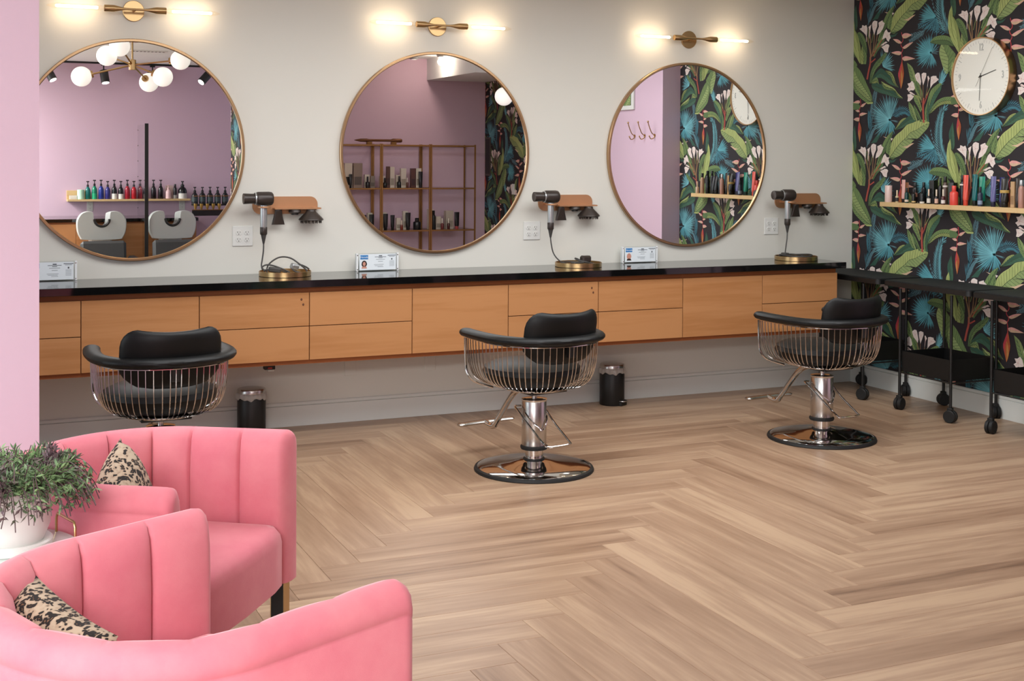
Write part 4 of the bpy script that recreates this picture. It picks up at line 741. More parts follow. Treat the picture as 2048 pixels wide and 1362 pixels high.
# shelf on the wallpaper
sh_ = B().box(-.112, -.001, -2.0, -.42, 1.255, 1.285, .002).build('wall_shelf', M['oak']); tag(sh_, 'pale oak wall shelf full of hair products on the jungle wallpaper', 'shelf')
G = 'hair products on the oak shelf by the wallpaper'
U = lambda u: -.424-(u-1770)*.00488+((u-1770)**2)*.0000011*2.2*.4   # distance along the shelf
Z = 1.285
def yy(u): # measured positions along the shelf front
    T_ = [(1770, -.424), (1790, -.523), (1810, -.620), (1830, -.715), (1850, -.808), (1870, -.899), (1890, -.988), (1910, -1.076), (1930, -1.162), (1950, -1.246), (1970, -1.328), (1990, -1.409), (2010, -1.489), (2030, -1.566), (2050, -1.64), (2140, -1.95)]
    for (a, b2), (c, d_) in zip(T_, T_[1:]):
        if u <= c: return b2+(d_-b2)*(u-a)/(c-a)
items = [
 ('jar', 1779, .078, .112, .048, '#d9bdb4', '#d9bdb4', 'pale blush straight-sided jar at the far left end of the oak shelf', None),
 ('serum', 1799, .09, .082, .022, '#c8b08a', '#d8c3a0', 'tiny beige serum bottle in front of the blush tube on the oak shelf', (.1, .4, '#2a2522')),
 ('tube', 1800, .04, .152, .034, '#dba9a0', '#1c1a1a', 'tall blush pink tube second from the left end of the oak shelf', None),
 ('tube', 1809, .05, .135, .034, '#7c4a28', '#3a2114', 'amber brown tube right of the blush tube on the oak shelf', None),
 ('spray', 1821, .03, .135, .03, '#1c1714', '#151313', 'black spray bottle behind the amber tube on the oak shelf', (.3, .5, '#8a5a4a')),
 ('bottle', 1817, .085, .10, .026, '#123b36', '#131515', 'small dark green glass bottle in the front row of the oak shelf', (.08, .22, '#d9c4b0')),
 ('bottle', 1831, .085, .092, .026, '#191713', '#121212', 'small black bottle with gold foot in the front row of the oak shelf', (.06, .16, '#c9ab72')),
 ('spray', 1838, .03, .138, .03, '#101113', '#0f1011', 'slim black spray can behind the small black bottle', None),
 ('bottle', 1848, .085, .098, .03, '#15191a', '#101213', 'black bottle with pale foot in the front row, left of the dropper bottles', (.02, .14, '#d8cfc2')),
 ('box', 1857, .03, .152, .042, '#0d0d0e', '#1f2022', 'tall black box standing behind the front row of bottles', None),
 ('serum', 1862, .088, .095, .024, '#191617', '#d9bfa8', 'small dropper bottle with beige cap, leftmost of three', (.08, .38, '#d8d0c4')),
 ('bottle', 1871, .03, .17, .028, '#141213', '#0e0e0e', 'black bottle with round cap behind the leftmost dropper bottle', None),
 ('spray', 1882, .035, .178, .032, '#57433a', '#0f0f10', 'tall brown bottle with black round cap and white neck ring, left one', (.62, .68, '#d9cfc4')),
 ('serum', 1878, .09, .095, .023, '#20191a', '#dccab3', 'small dropper bottle with beige cap, middle of three', (.08, .38, '#d1aa96')),
 ('serum', 1891, .088, .098, .026, '#4a1f22', '#d6c9b6', 'small maroon dropper bottle with beige cap, rightmost of three', (.08, .3, '#d8d0c8')),
 ('box', 1896, .03, .140, .044, '#121314', '#1e1f20', 'black box behind the maroon dropper bottle', None),
 ('bottle', 1911, .082, .122, .052, '#d4493e', '#d4493e', 'coral red bottle in the front row of the oak shelf', None),
 ('spray', 1916, .035, .188, .032, '#15161a', '#0e0e10', 'tall black bottle with round cap and white neck ring behind the coral bottle', (.66, .71, '#dccfc4')),
 ('tube', 1929, .06, .190, .044, '#d6503f', '#c4402f', 'coral red upright tube right of the coral bottle', None),
 ('tube', 1941, .035, .195, .044, '#0f5f60', '#101515', 'dark teal tube right behind the coral tube', None),
 ('tube', 1959, .05, .182, .052, '#138068', '#10322c', 'bright green tube widening upwards on the oak shelf', None),
 ('bottle', 1965, .088, .12, .03, '#2a3244', '#1b1a26', 'small navy bottle in front of the green tube', (.1, .3, '#7f8da3')),
 ('tube', 1983, .055, .185, .044, '#5d5b8a', '#1b1b33', 'lilac to navy tube right of the green tube', None),
 ('tube', 1995, .035, .180, .04, '#23245a', '#14142a', 'dark navy tube behind the lilac tube', None),
 ('tube', 2007, .06, .172, .056, '#1b1813', '#0e0e0e', 'black and gold tube with wide flat end', (.5, .6, '#b0924f')),
 ('box', 2020, .04, .155, .03, '#b18d63', '#8b6a45', 'narrow tan box between the gold and amber tubes', None),
 ('tube', 2029, .045, .175, .034, '#2b1c10', '#0f0f0f', 'black tube with amber top near the right photo edge', None),
 ('spray', 2041, .06, .165, .036, '#a77a6b', 'silver', 'rosy brown bottle with silver cap at the right photo edge', None),
 ('spray', 2056, .04, .17, .036, '#16181c', '#0e0e10', 'black spray bottle just past the photo edge, first of the black row', None),
 ('tube', 2068, .055, .15, .044, '#141416', '#0e0e10', 'black tube seen only in the right mirror, beside the navy tubes', None),
 ('tube', 2082, .05, .15, .044, '#17181c', '#0e0e10', 'black tube seen only in the right mirror, left of its neighbour', None),
 ('spray', 2094, .035, .19, .034, '#111214', '#0c0c0e', 'black round-capped bottle seen in the right mirror, rightmost of the group', None),
 ('spray', 2104, .06, .19, .034, '#131416', '#0c0c0e', 'black round-capped bottle seen in the right mirror, second of the group', None),
 ('spray', 2113, .035, .188, .034, '#a07d62', '#0c0c0e', 'tan bottle with round black cap seen in the right mirror', (.3, .5, '#d8c8b8')),
 ('spray', 2122, .07, .17, .034, '#a98468', '#101012', 'tan bottle with black cap in the front row, seen in the right mirror', None),
 ('bottle', 2132, .05, .13, .032, '#c4a283', '#c9ac90', 'beige bottle near the end of the oak shelf, seen in the right mirror', None),
 ('serum', 2140, .08, .10, .03, '#c2a48a', '#c9b096', 'short beige bottle last on the oak shelf, seen in the right mirror', None)]
for (k, u, dx, h, w, c, cp, lb, bd) in items:
    product(k, (-(.112-dx) if False else -dx, yy(u), Z), h, w, c, cp, lb, None, G, -pi/2, None, .25, bd)

# ---------------------------------------------------------------- pink velvet armchairs
def armchair(loc, rz, lb):
    t = thing('velvet_armchair', lb, 'armchair', loc, rz, 'pink velvet tub armchairs')
    HW, FY, BY = .405, .335, -.355; RB = .36
    # outer plan path: straight arms then a round back
    def plan(u):   # u 0..1, right front -> back -> left front ; returns point and outward normal
        La = FY+.02; Lc = pi*RB*1.0; tot = 2*La+Lc; s = u*tot
        if s < La: return Vector((HW, FY-s, 0)), Vector((1, 0, 0))
        if s > La+Lc: return Vector((-HW, -.02+(s-La-Lc), 0)), Vector((-1, 0, 0))
        a = (s-La)/Lc*pi; return Vector((HW*cos(a), -.02-(-.02-BY)*sin(a), 0)), Vector((cos(a)/HW, -sin(a)/(-.02-BY), 0)).normalized()
    N = 396; zb = .25; zt = .70; NC = 11; TH = .105
    prof = [(0.0, zb, 0), (0.0, .45, 0), (0.0, zt-.064, 0), (.025, zt-.060, 0), (.0, zt-.056, 0), (-.01, zt-.04, 0), (.06, zt-.016, 0), (.22, zt-.003, 0), (.45, zt+.002, .15), (.7, zt-.006, .45), (.88, zt-.03, .8), (.97, zt-.07, 1), (1.0, zt-.13, 1), (1.0, .42, 1), (.9, .33, .3), (.9, zb, 0)]
    v = []; f = []; K = len(prof)
    for i in range(N+1):
        u = i/N; p, nr = plan(u); e = min(u, 1-u)*2.02*(FY+.02+.5*pi*RB)  # distance from the arm front
        er = min(1, e/.035); thk = TH*(.35+.65*sqrt(max(0, 1-(1-er)**2)))
        c = abs(sin(pi*NC*u)); ch = c**.32       # 1 mid channel, 0 at seam
        for (q, z, w) in prof:
            inset = q*thk+(TH-thk)*.3
            if w: inset -= (1-ch)*.034*w
            zz = z
            if z > zt-.09: zz = z-(1-ch)*.004*w-(1-er)**2*.02+.012*max(0, 1-e/.5)
            v.append(p-nr*inset+Vector((0, (1-er)**2*-.004, zz)))
    for i in range(N):
        for k in range(K): k2 = (k+1) % K; f.append((i*K+k, (i+1)*K+k, (i+1)*K+k2, i*K+k2))
    f.append(tuple(range(K))); f.append(tuple(N*K+k for k in range(K-1, -1, -1)))
    B().add(v, f, True).build('shell', M['velvet'], t, angle=70)
    # piping seams along the outside of the rim
    # cushion and base
    def seat(nm, z0, z1, grow, fr, rad):
        P = []
        for k in range(41):
            p, nr = plan(k/40*1.0); P.append(p-nr*(TH-.004-grow) if k not in (0, 40) else p-nr*(TH-.004-grow))
        P = [q for q in P]; P[0].y = fr-.03; P[-1].y = fr-.03
        front = [Vector((-HW+TH+.03, fr-.004, 0)), Vector((-HW+TH+.1, fr+.006, 0)), Vector((0, fr+.012, 0)), Vector((HW-TH-.1, fr+.006, 0)), Vector((HW-TH-.03, fr-.004, 0))]
        P = P+front; n = len(P); cx = Vector((0, -.02, 0)); v = []; f = []
        lv = [(0, z0+.0), (0, z0), (0, z1-rad), (rad*.12, z1-rad*.5), (rad*.4, z1-rad*.15), (rad*1.0, z1), (rad*3, z1+.006)]
        for (ins, z) in lv:
            for q in P: d = (q-cx); v.append(q-d.normalized()*ins+Vector((0, 0, z)))
        for i in range(len(lv)-1):
            for k in range(n): f.append((i*n+k, i*n+(k+1) % n, (i+1)*n+(k+1) % n, (i+1)*n+k))
        f.append(tuple(range(n-1, -1, -1))); f.append(tuple((len(lv)-1)*n+k for k in range(n)))
        return B().add(v, f, True).build(nm, M['velvet'], t, angle=60)
    seat('seat', .262, .44, 0, FY+.004, .045)
    blk = M['black']
    for sx, sy in ((1, .295), (-1, .295), (.72, -.26), (-.72, -.26)):
        lg = B().prism([(-.02, -.02), (.02, -.02), (.02, .02), (-.02, .02)], 0, .253).build('leg', blk, t, (sx*.345, sy, 0)); B().box(-.0205, .0205, .0202, .0225, 0, .25).box(-.0205, .0205, -.0225, -.0202, 0, .25).build('brass_edge', M['brass'], lg)
    return t
def chair_at(E1, E2, deg, back):   # centre from the two arm-front points
    return None
armchair((-5.362, -3.48, 0), radians(-127.7), 'pink velvet tub armchair nearer the counter, with a pillow behind its arm')
armchair((-5.46, -4.62, 0), radians(21.7-90), 'pink velvet tub armchair in the foreground at the bottom left corner')
def pillow(loc, rot, lb, w=.40, th=.07):
    t = thing('leopard_pillow', lb, 'pillow', loc, 0, 'leopard print pillows on the pink armchairs'); t.rotation_euler = rot
    v = []; f = []; n = 20
    for sd in (1, -1):
        for j in range(n+1):
            for i in range(n+1):
                a, b2 = -1+2*i/n, -1+2*j/n; pin = .06*(1-a*a)*abs(b2)**3; pi2 = .06*(1-b2*b2)*abs(a)**3
                x = a*(1-pi2)*w/2; z = b2*(1-pin)*w/2; y = sd*th*((1-a**4)*(1-b2**4))**.55; v.append((x, y, z))
    for s_ in range(2):
        o_ = s_*(n+1)**2
        for j in range(n):
            for i in range(n): q = (o_+j*(n+1)+i, o_+j*(n+1)+i+1, o_+(j+1)*(n+1)+i+1, o_+(j+1)*(n+1)+i); f.append(q if s_ else q[::-1])
    B().add(v, f, True).build('cover', M['leopard'], t, angle=180); return t
pillow((-5.395, -3.545, .525), (radians(-18), radians(60), radians(50)), 'leopard print pillow propped in the armchair nearer the counter', .33)
pillow((-5.69, -4.61, .52), (radians(-25), radians(8), radians(-66)), 'leopard print pillow tucked in the foreground armchair', .32)

# ---------------------------------------------------------------- side table, tray, pot plant
TX, TY, TZ = -5.765, -3.965, .60
tb = thing('side_table', 'small round red-brown wooden side table between the two pink armchairs', 'table', (TX, TY, 0))
B().lathe([(.205, TZ-.045), (.21, TZ-.042), (.21, TZ-.012), (.207, TZ-.01)], 56).build('table_top', M['tablewood'], tb)
for k in range(3): a = radians(30+120*k); B().tube([(.17*cos(a), .17*sin(a), 0), (.10*cos(a), .10*sin(a), TZ-.044)], .011, 10).build('leg', M['brass'], tb)
tr = thing('marble_tray', 'white marble tray with gold wire handles on the side table', 'tray', (TX, TY, TZ-.01))
B().lathe([(.206, 0), (.209, .003), (.209, .012), (.206, .014)], 56).build('slab', M['marble'], tr)
for s_ in (1, -1):
    hm = Matrix.Rotation(radians(17)+(0 if s_ > 0 else pi), 4, 'Z')
    B().tube([hm @ Vector(p) for p in ((.190, -.06, .012), (.190, -.06, .05), (.190, -.052, .062), (.190, .052, .062), (.190, .06, .05), (.190, .06, .012))], .0035, 8).build('handle', M['brass'], tr)
PX, PY, PZ = TX+.055, TY+.005, TZ+.004
pt = thing('plant_pot', 'white ceramic pot on a saucer holding the trailing plant', 'pot', (PX, PY, PZ))
B().lathe([(.086, 0), (.092, .004), (.094, .022), (.09, .026), (.06, .018)], 40).build('saucer', M['ceramic'], pt)
B().lathe([(.07, .018), (.076, .03), (.088, .06), (.090, .115), (.092, .15), (.088, .152), (.085, .14), (.001, .138)], 40, cap=False).build('pot_body', M['ceramic'], pt)
B().lathe([(.086, .1385), (.001, .142)], 24, cap=False).build('soil', M['soil'], pt)
pl = thing('trailing_plant', 'bushy green trailing succulent with thin leaves spilling over the white pot', 'plant', (PX, PY, PZ+.14))
rp = random.Random(12); lv = B(); st = B()
for i in range(420):
    a = rp.random()*2*pi; r = .085*sqrt(rp.random()); trail = rp.random() < .52
    p = Vector((r*cos(a), r*sin(a), 0)); d = Vector((cos(a)*rp.uniform(.1, .5), sin(a)*rp.uniform(.1, .5), rp.uniform(.8, 1.3))).normalized()
    L = rp.uniform(.05, .105) if not trail else rp.uniform(.12, .22); steps = 7; pts = [p.copy()]
    for s_ in range(steps):
        p = p+d*(L/steps); pts.append(p.copy()); g = (-.6 if trail else -.08)
        d = (d+Vector((cos(a)*.07+rp.uniform(-.22, .22), sin(a)*.07+rp.uniform(-.22, .22), g+rp.uniform(-.12, .12)))).normalized()
        if (p.x**2+p.y**2) < .098**2 and p.z < .02: rr2 = hypot(p.x, p.y) or .01; p.x *= .1/rr2; p.y *= .1/rr2
    if min(q.z for q in pts) < -.125: continue
    st.tube(pts, .0013, 4)
    for q0, q1 in zip(pts[1:], pts[2:]):
        for _ in range(3):
            dd = ((q1-q0).normalized()*rp.uniform(.1, .9)+Vector((rp.uniform(-1, 1), rp.uniform(-1, 1), rp.uniform(-.7, .9)))).normalized(); ll = rp.uniform(.014, .028); w = dd.cross(Vector((rp.uniform(-1, 1), rp.uniform(-1, 1), 1))).normalized()*.0033; u_ = dd.cross(w).normalized()*.002
            m_ = q0+dd*ll*.5; e = q0+dd*ll
            lv.add([q0, m_+w, e, m_-w, m_+u_], [(0, 1, 4), (1, 2, 4), (2, 3, 4), (3, 0, 4), (0, 3, 2, 1)])
lo = lv.build('leaves', M['leafgreen'], pl); lo['kind'] = 'stuff'; so = st.build('stems', M['stemc'], pl); so['kind'] = 'stuff'

# ---------------------------------------------------------------- the room behind, seen in the mirrors
M['basin'] = mat('grey_white_basin', '#b4b9b5', .35)
bc = thing('basin_counter', 'long alder back counter with black top behind the shampoo basins, seen in the left mirror', 'counter', (-4.0, -8.47, 0))
B().box(-1.9, .85, -.428, .44, .822, .86, .002).build('counter_top', M['stone'], bc); B().box(-1.88, .83, -.425, .40, .1, .82).build('body', M['cabdark'], bc); B().box(-1.86, .81, -.4, .36, .0, .1).build('plinth', M['black'], bc)
for k in range(6): x = -1.88+k*.4517; B().box(x+.002, x+.4497, .401, .42, .11, .8, .001).build('door', M['cab'], bc)
def basin(x, lb):
    t = thing('shampoo_basin', lb, 'basin', (x, -7.78, 0), 0, 'white shampoo basins by the back counter')
    # front shell with a U-shaped neck notch
    L = [(-.105, .95), (-.055, .97), (.0, .0)]
    half = [(.0, .785), (.045, .79), (.075, .815), (.088, .86), (.098, .94), (.118, .955), (.17, .955), (.225, .93), (.265, .87), (.272, .80), (.262, .72), (.235, .66), (.20, .635), (.0, .628)]
    pts = bez([(a, b2, 0) for a, b2 in half], 4); R = [(p.x, p.y) for p in pts]; P = R+[(-a, b2) for a, b2 in R[::-1][1:-1]]
    n = len(P); cx, cz = 0, .78; v = []; f = []
    for (y, k) in ((-.24, .72), (-.16, .9), (-.06, .985), (.0, 1.0), (.03, .985), (.04, .955)):
        for a, b2 in P: v.append((a*k, y, cz+(b2-cz)*(k if b2 < .9 else (k*.5+.5))))
    for i in range(5):
        for j in range(n): f.append((i*n+j, i*n+(j+1) % n, (i+1)*n+(j+1) % n, (i+1)*n+j))
    f.append(tuple(5*n+j for j in range(n))); f.append(tuple(range(n-1, -1, -1)))
    B().add(v, f, True).build('bowl', M['basin'], t, angle=50)
    B().tube([(.082*cos(a), .036, .868+.082*sin(a)) for a in [pi+pi*k/16 for k in range(17)]], .014, 10, False, (1, 1.6)).build('neck_rest', M['rubber'], t)
    B().box(-.12, .12, -.23, -.05, 0, .66, .02).build('pedestal', M['ceramic'], t)
    t2 = thing('shampoo_chair', lb.split(',')[0].replace('white shampoo basin', 'charcoal shampoo seat before the basin'), 'chair', (x, -7.5, 0), 0, 'charcoal shampoo seats')
    B().box(-.245, .245, -.05, .05, .40, .635, .03).build('backrest', mat('charcoal_vinyl', '#3c3d3d', .5), t2, (0, -.03, 0), (.12, 0, 0))
    B().box(-.25, .25, .0, .5, .33, .43, .03).build('seat', M['leather'], t2); B().box(-.2, .2, .0, .42, 0, .33, .01).build('base', M['black'], t2)
    B().box(.25, .34, .0, .42, .40, .47, .02).box(.27, .3, .1, .35, .05, .4).build('arm', M['leather'], t2)
basin(-4.275, 'white shampoo basin at left in the left mirror, notch with black neck rest')
basin(-3.495, 'white shampoo basin at right in the left mirror, right of the black post')
# divider screen between the basins
dv = thing('basin_screen', 'clear acrylic screen with a black front post between the basins, seen in the left mirror', 'screen', (-3.79, -7.72, 0))
B().box(-.02, .02, -.012, .012, 0, 1.955, .001).build('post', M['black'], dv); B().box(-.003, .003, -.31, -.013, .45, .87).box(-.003, .003, -.74, -.013, .87, 1.95).build('panel', M['glass'], dv)
q = B()
for k in range(8):
    for y_ in (-.03, -.72): q.cyl(.006, -.006, .006, 8, (0, y_, .6+k*.185), 'x')
q.build('screws', M['steel'], dv)
# wall shelf with pump bottles
ws = thing('bottle_shelf', 'pale oak wall shelf of pump bottles above the basins, seen in the left mirror', 'shelf', (-3.84, -8.9, 1.062))
B().box(-.72, .72, .001, .15, -.025, .0, .002).build('board', M['oak'], ws); B().box(-.72, -.47, .001, .018, .0, .105, .002).build('back_board', M['oak'], ws)
G2 = 'pump bottles on the oak shelf above the basins'; Z2 = 1.063
X2 = [-4.404, -4.324, -4.244, -4.166, -4.091, -4.015, -3.942, -3.866]
PB = [('#0f6b66', 'teal', None, 0), ('#10805f', 'green-bottomed teal', (.0, .3, '#13a070'), 1), ('#22358a', 'royal blue', None, 1), ('#2f2f78', 'indigo', None, 0), ('#141414', 'black', (.0, .28, '#dcdcd4'), 1), ('#141414', 'black', (.0, .28, '#dcdcd4'), 0), ('#9c1f30', 'dark red', None, 1), ('#b01c2a', 'bright red', None, 0)]
product('box', (-4.49, -8.82, Z2), .045, .085, '#d9d6cc', '#c9c6bc', 'low white box at the left end of the shelf over the basins', 'box', G2, pi, .06)
product('jar', (-4.404, -8.81, Z2), .115, .085, '#b5ddc2', '#8fc3a3', 'mint green squat bottle near the left end of the shelf over the basins', 'bottle', G2)
nth = ['first', 'second', 'third', 'fourth', 'fifth', 'sixth', 'seventh', 'eighth']
for i, (c, nm, bd, hi) in enumerate(PB):
    product('pump', (-4.324+i*.0765, -8.815, Z2), .235 if hi else .22, .062, c, '#161014', '%s pump bottle, %s from the left on the shelf over the basins' % (nm, nth[i]), 'bottle', G2, pi, None, .2, bd)
for j, (x, c, nm) in enumerate(((-3.71, '#2b1520', 'plum'), (-3.655, '#1d1d22', 'black slim'), (-3.556, '#120c12', 'black'), (-3.469, '#140d10', 'black'))):
    product('pump', (x, -8.815, Z2), .235, .062 if j != 1 else .04, c, '#161014', '%s pump bottle %s the black post on the shelf over the basins' % (nm, ['left of', 'just left behind', 'first right of', 'second right of'][j]), 'bottle', G2, pi, None, .2)
product('pump', (-3.379, -8.81, Z2), .17, .07, '#e3bfc0', '#d7b3b0', 'pale pink pump bottle on the shelf over the basins', 'bottle', G2, pi)
product('box', (-3.36, -8.86, Z2), .16, .09, '#dcc3ba', '#c9aca6', 'pale pink carton behind the pink pump bottle', 'box', G2, pi, .03)
product('spray', (-3.298, -8.81, Z2), .18, .042, '#181818', '#131313', 'slim black spray can on the shelf over the basins', 'bottle', G2, pi, None, .3, (.0, .25, '#9c9a94'))
product('pump', (-3.207, -8.815, Z2), .22, .105, '#131213', '#111', 'wide black pump bottle with white foot at the right end of the shelf', 'bottle', G2, pi, None, .2, (.0, .3, '#dcdad2')) if False else product('pump', (-3.207, -8.815, Z2), .22, .105, '#131213', '#111111', 'wide black pump bottle with white foot at the right end of the shelf', 'bottle', G2, pi, None, .2, (.0, .3, '#dcdad2'))
quad_outlet((-4.291, -8.9, .972), 'white outlet under the left end of the pump bottle shelf', pi, False); quad_outlet((-3.199, -8.9, .975), 'white outlet under the right end of the pump bottle shelf', pi, False)
# rack at the right of the back counter
rk = thing('bottle_rack', 'black tiered rack with gold rails on the back counter, right side of the left mirror', 'rack', (-2.79, -8.6, .861))
B().box(-.36, .25, -.1, .13, 0, .02, .003).box(-.33, .25, -.1, .05, .12, .135, .002).build('tiers', M['black'], rk); B().box(-.36, .25, .125, .135, .0, .075, .002).build('front_panel', M['black'], rk); B().box(-.36, .25, .135, .14, .07, .078).box(-.33, .25, .05, .056, .235, .243).build('gold_rail', M['gold'], rk)
for k in range(5):
    product('pump', (-3.085+k*.093, -8.655, .997), .215, .078, '#16171a', '#120f12', 'black pump bottle, %s from the left on the tiered rack' % nth[k], 'bottle', 'black pump bottles on the tiered rack', pi, None, .3, (.15, .4, '#3d4a4c'))
for k in range(5):
    t = thing('gold_bottle', 'gold waisted bottle, %s from the left in the lower rack tier' % nth[k], 'bottle', (-3.10+k*.072, -8.52, .882), 0, 'gold waisted bottles in the rack')
    B().lathe([(.018, 0), (.02, .004), (.009, .045), (.010, .06), (.022, .10), (.022, .125)], 14).build('body', pm('#b08a45', .35, .6), t); B().lathe([(.012, .1255), (.012, .14)], 12).build('cap', M['black'], t)
# ceiling: track with spots, chandelier, vent
tk = B().box(-6.5, -2.2, -8.62, -8.585, CH-.022, CH-.0005, .001).build('light_track', M['black']); tag(tk, 'long black ceiling track along the far pink wall, seen in the left mirror', 'track')
def spot(loc, rot, lb):
    t = thing('track_spot', lb, 'spotlight', loc, 0, 'black cylinder spots on the ceiling track')
    b_ = B().cyl(.05, -.155, .0, 24, ch=.004).build('barrel', pm('#2b2a29', .45), t, (0, 0, -.06), rot); l_ = B().cyl(.041, -.1575, -.1548, 20).build('lens', M['spotlens'], b_)
    B().cyl(.008, -.07, .0, 10).build('stem', M['black'], t); B().box(-.03, .03, -.015, .015, 0, .018, .002).build('track_adapter', M['black'], t); return t
zt = CH-.041
spot((-4.80, -8.603, zt), (.35, -.45, 0), 'black ceiling spot at the far left edge of the left mirror'); spot((-4.165, -8.603, zt), (.3, -.12, 0), 'black ceiling spot left of the chandelier hub in the left mirror')
spot((-3.60, -8.603, zt), (-.3, .5, 0), 'black ceiling spot behind the overlapping globes in the left mirror'); spot((-2.93, -8.603, zt), (.35, .75, 0), 'black ceiling spot at the right edge of the left mirror')
ch = thing('globe_chandelier', 'brass chandelier with six white glass globes, seen in the left mirror', 'chandelier', (-4.23, -5.5, 2.456))
B().cyl(.034, -.05, .05, 20, ch=.003).build('hub', M['brass'], ch); B().cyl(.009, .045, CH-2.456-.02, 10).build('rod', M['brass'], ch); B().lathe([(.055, CH-2.456-.025), (.058, CH-2.456-.02), (.058, CH-2.456-.001)], 24).build('canopy', M['brass'], ch)
for (x, y, z) in ((-4.698, -5.5, 2.329), (-4.497, -5.22, 2.513), (-4.39, -5.15, 2.60), (-4.026, -5.85, 2.312), (-3.958, -5.4, 2.343), (-3.808, -5.3, 2.505)):
    e = Vector((x+4.23, y+5.5, z-2.456)); a = B().tube([(0, 0, 0), e*.82], .0085, 8).build('arm', M['brass'], ch); dn = e.normalized()
    g = B().sphere(.095, tuple(e), 28, 18).build('globe', M['globe'], a); B().tube([e-dn*.108, e-dn*.085], .034, 20).build('globe_cap', M['brass'], a)
vt = thing('ceiling_vent', 'white slotted ceiling vent above the chandelier rod in the left mirror', 'vent', (-3.9, -6.75, CH))
B().box(-.19, .19, -.06, .06, -.008, -.0005, .001).build('frame', M['plate'], vt)
for k in range(9): B().box(-.17+k*.039, -.15+k*.039, -.03, .03, -.0095, -.0075).build('slot', M['slot'], vt)
pn = thing('pendant_globe', 'white glass globe pendant against the dark wallpaper, seen in the middle mirror', 'pendant lamp', (-.752, -4.5, 2.197))
B().sphere(.093, (0, 0, 0), 28, 18).build('globe', M['globe'], pn); B().cyl(.005, .09, CH-2.197, 8).build('rod', M['brass'], pn); B().cyl(.03, .085, .105, 16).build('cap', M['brass'], pn)
for x, y, lb in ((-1.144, -6.1, 'white ceiling fitting above the gold shelving at left'), (-.97, -5.7, 'small chrome ceiling fitting beside the soffit, seen in the middle mirror')):
    t = thing('ceiling_downlight', lb, 'downlight', (x, y, CH)); B().lathe([(.05, -.0005), (.055, -.01), (.045, -.03), (.03, -.034)], 24).build('housing', M['silver'], t); B().cyl(.028, -.036, -.0335, 16).build('lens', M['globe'], t)
dl = bpy.data.lights.new('downlight_glow', 'POINT'); dl.energy = 9; dl.color = (1, .80, .66); dl.shadow_soft_size = .04; dlo = bpy.data.objects.new('downlight_glow', dl); COL.objects.link(dlo); dlo.location = (-.97, -5.7, CH-.08)
# gold shelving units with products
G3 = 'hair products on the gold shelving'; ZS = [.04, .31, .782, 1.247, 1.722]
def unit(x0, x1, lb):
    t = thing('shelving_unit', lb, 'shelving', ((x0+x1)/2, -6.17, 0), 0, 'gold metal shelving units'); w = (x1-x0)/2; r = .008
    for sx in (-1, 1):
        for sy in (-.16, .16): B().box(sx*w-r, sx*w+r, sy-r, sy+r, 0, 1.73, .001).build('post', M['gold'], t)
    for z in ZS:
        q = B().box(-w+r, w-r, -.16-r, -.16+r, z-.016, z, .001).box(-w+r, w-r, .16-r, .16+r, z-.016, z, .001).box(-w-r, -w+r, -.16+r, .16-r, z-.016, z, .001).box(w-r, w+r, -.16+r, .16-r, z-.016, z, .001)
        q.build('shelf_frame', M['gold'], t)
        if z < 1.7: B().box(-w+r, w-r, -.15, .15, z-.006, z-.0005).build('glass_shelf', M['glass'], t)
    return t
unit(-.965, -.443, 'gold shelving unit at right in the middle mirror, beside the dark wallpaper'); unit(-1.535, -.985, 'gold shelving unit in the centre of the middle mirror'); unit(-2.103, -1.553, 'gold shelving unit at the left edge of the middle mirror')
row = lambda z, lst, nm: [product(k, (x, -6.1 if k != 'box' else -6.16, z), h, w, c, cp, '%s, %s gold shelf from top' % (lb, nm), None, G3, pi, None, .3) for (k, x, h, w, c, cp, lb) in lst]
row(1.247, [('box', -1.88, .27, .085, '#cdbfae', '#241d1a', 'tall cream carton at the left end'), ('tube', -1.865, .15, .036, '#161414', '#0f0f0f', 'black tube before the cream carton'), ('box', -1.775, .27, .10, '#8d7a6c', '#5c5049', 'grey-brown patterned carton with circles'),
  ('box', -1.665, .145, .055, '#d4cabb', '#a29787', 'white carton behind the dark dropper bottle'), ('serum', -1.672, .125, .045, '#1c1a18', '#131212', 'dark dropper bottle left of the upright post'), ('box', -1.60, .13, .05, '#8f8378', '#6c625a', 'narrow grey carton pair'),
  ('box', -1.49, .13, .06, '#d8cebf', '#a39989', 'white carton at the left upright'), ('serum', -1.475, .11, .045, '#1b1918', '#121111', 'squat dark dropper bottle by the upright'), ('box', -1.42, .235, .04, '#5b3a2c', '#3a241b', 'brown carton, tallest left of the post'),
  ('box', -1.375, .23, .05, '#d0c6b7', '#9b9181', 'tall white carton left of centre'), ('box', -1.31, .14, .045, '#cfc4b4', '#9b9181', 'short white carton in the centre'), ('serum', -1.31, .13, .045, '#191c1e', '#111111', 'blue-black dropper bottle in the centre'),
  ('box', -1.245, .215, .06, '#d3cabb', '#a29787', 'tall white carton right of centre'), ('serum', -1.215, .11, .028, '#5a2c1c', '#e0d6c8', 'thin amber bottle with cream cap'), ('box', -1.13, .215, .055, '#59342a', '#3b211a', 'dark red-brown carton'),
  ('box', -1.068, .215, .06, '#d8d0c2', '#9f9587', 'white carton next to the right post'), ('tube', -1.06, .18, .05, '#1d1b1b', '#0f0f0f', 'black tube in front of the white carton at right')], 'second')
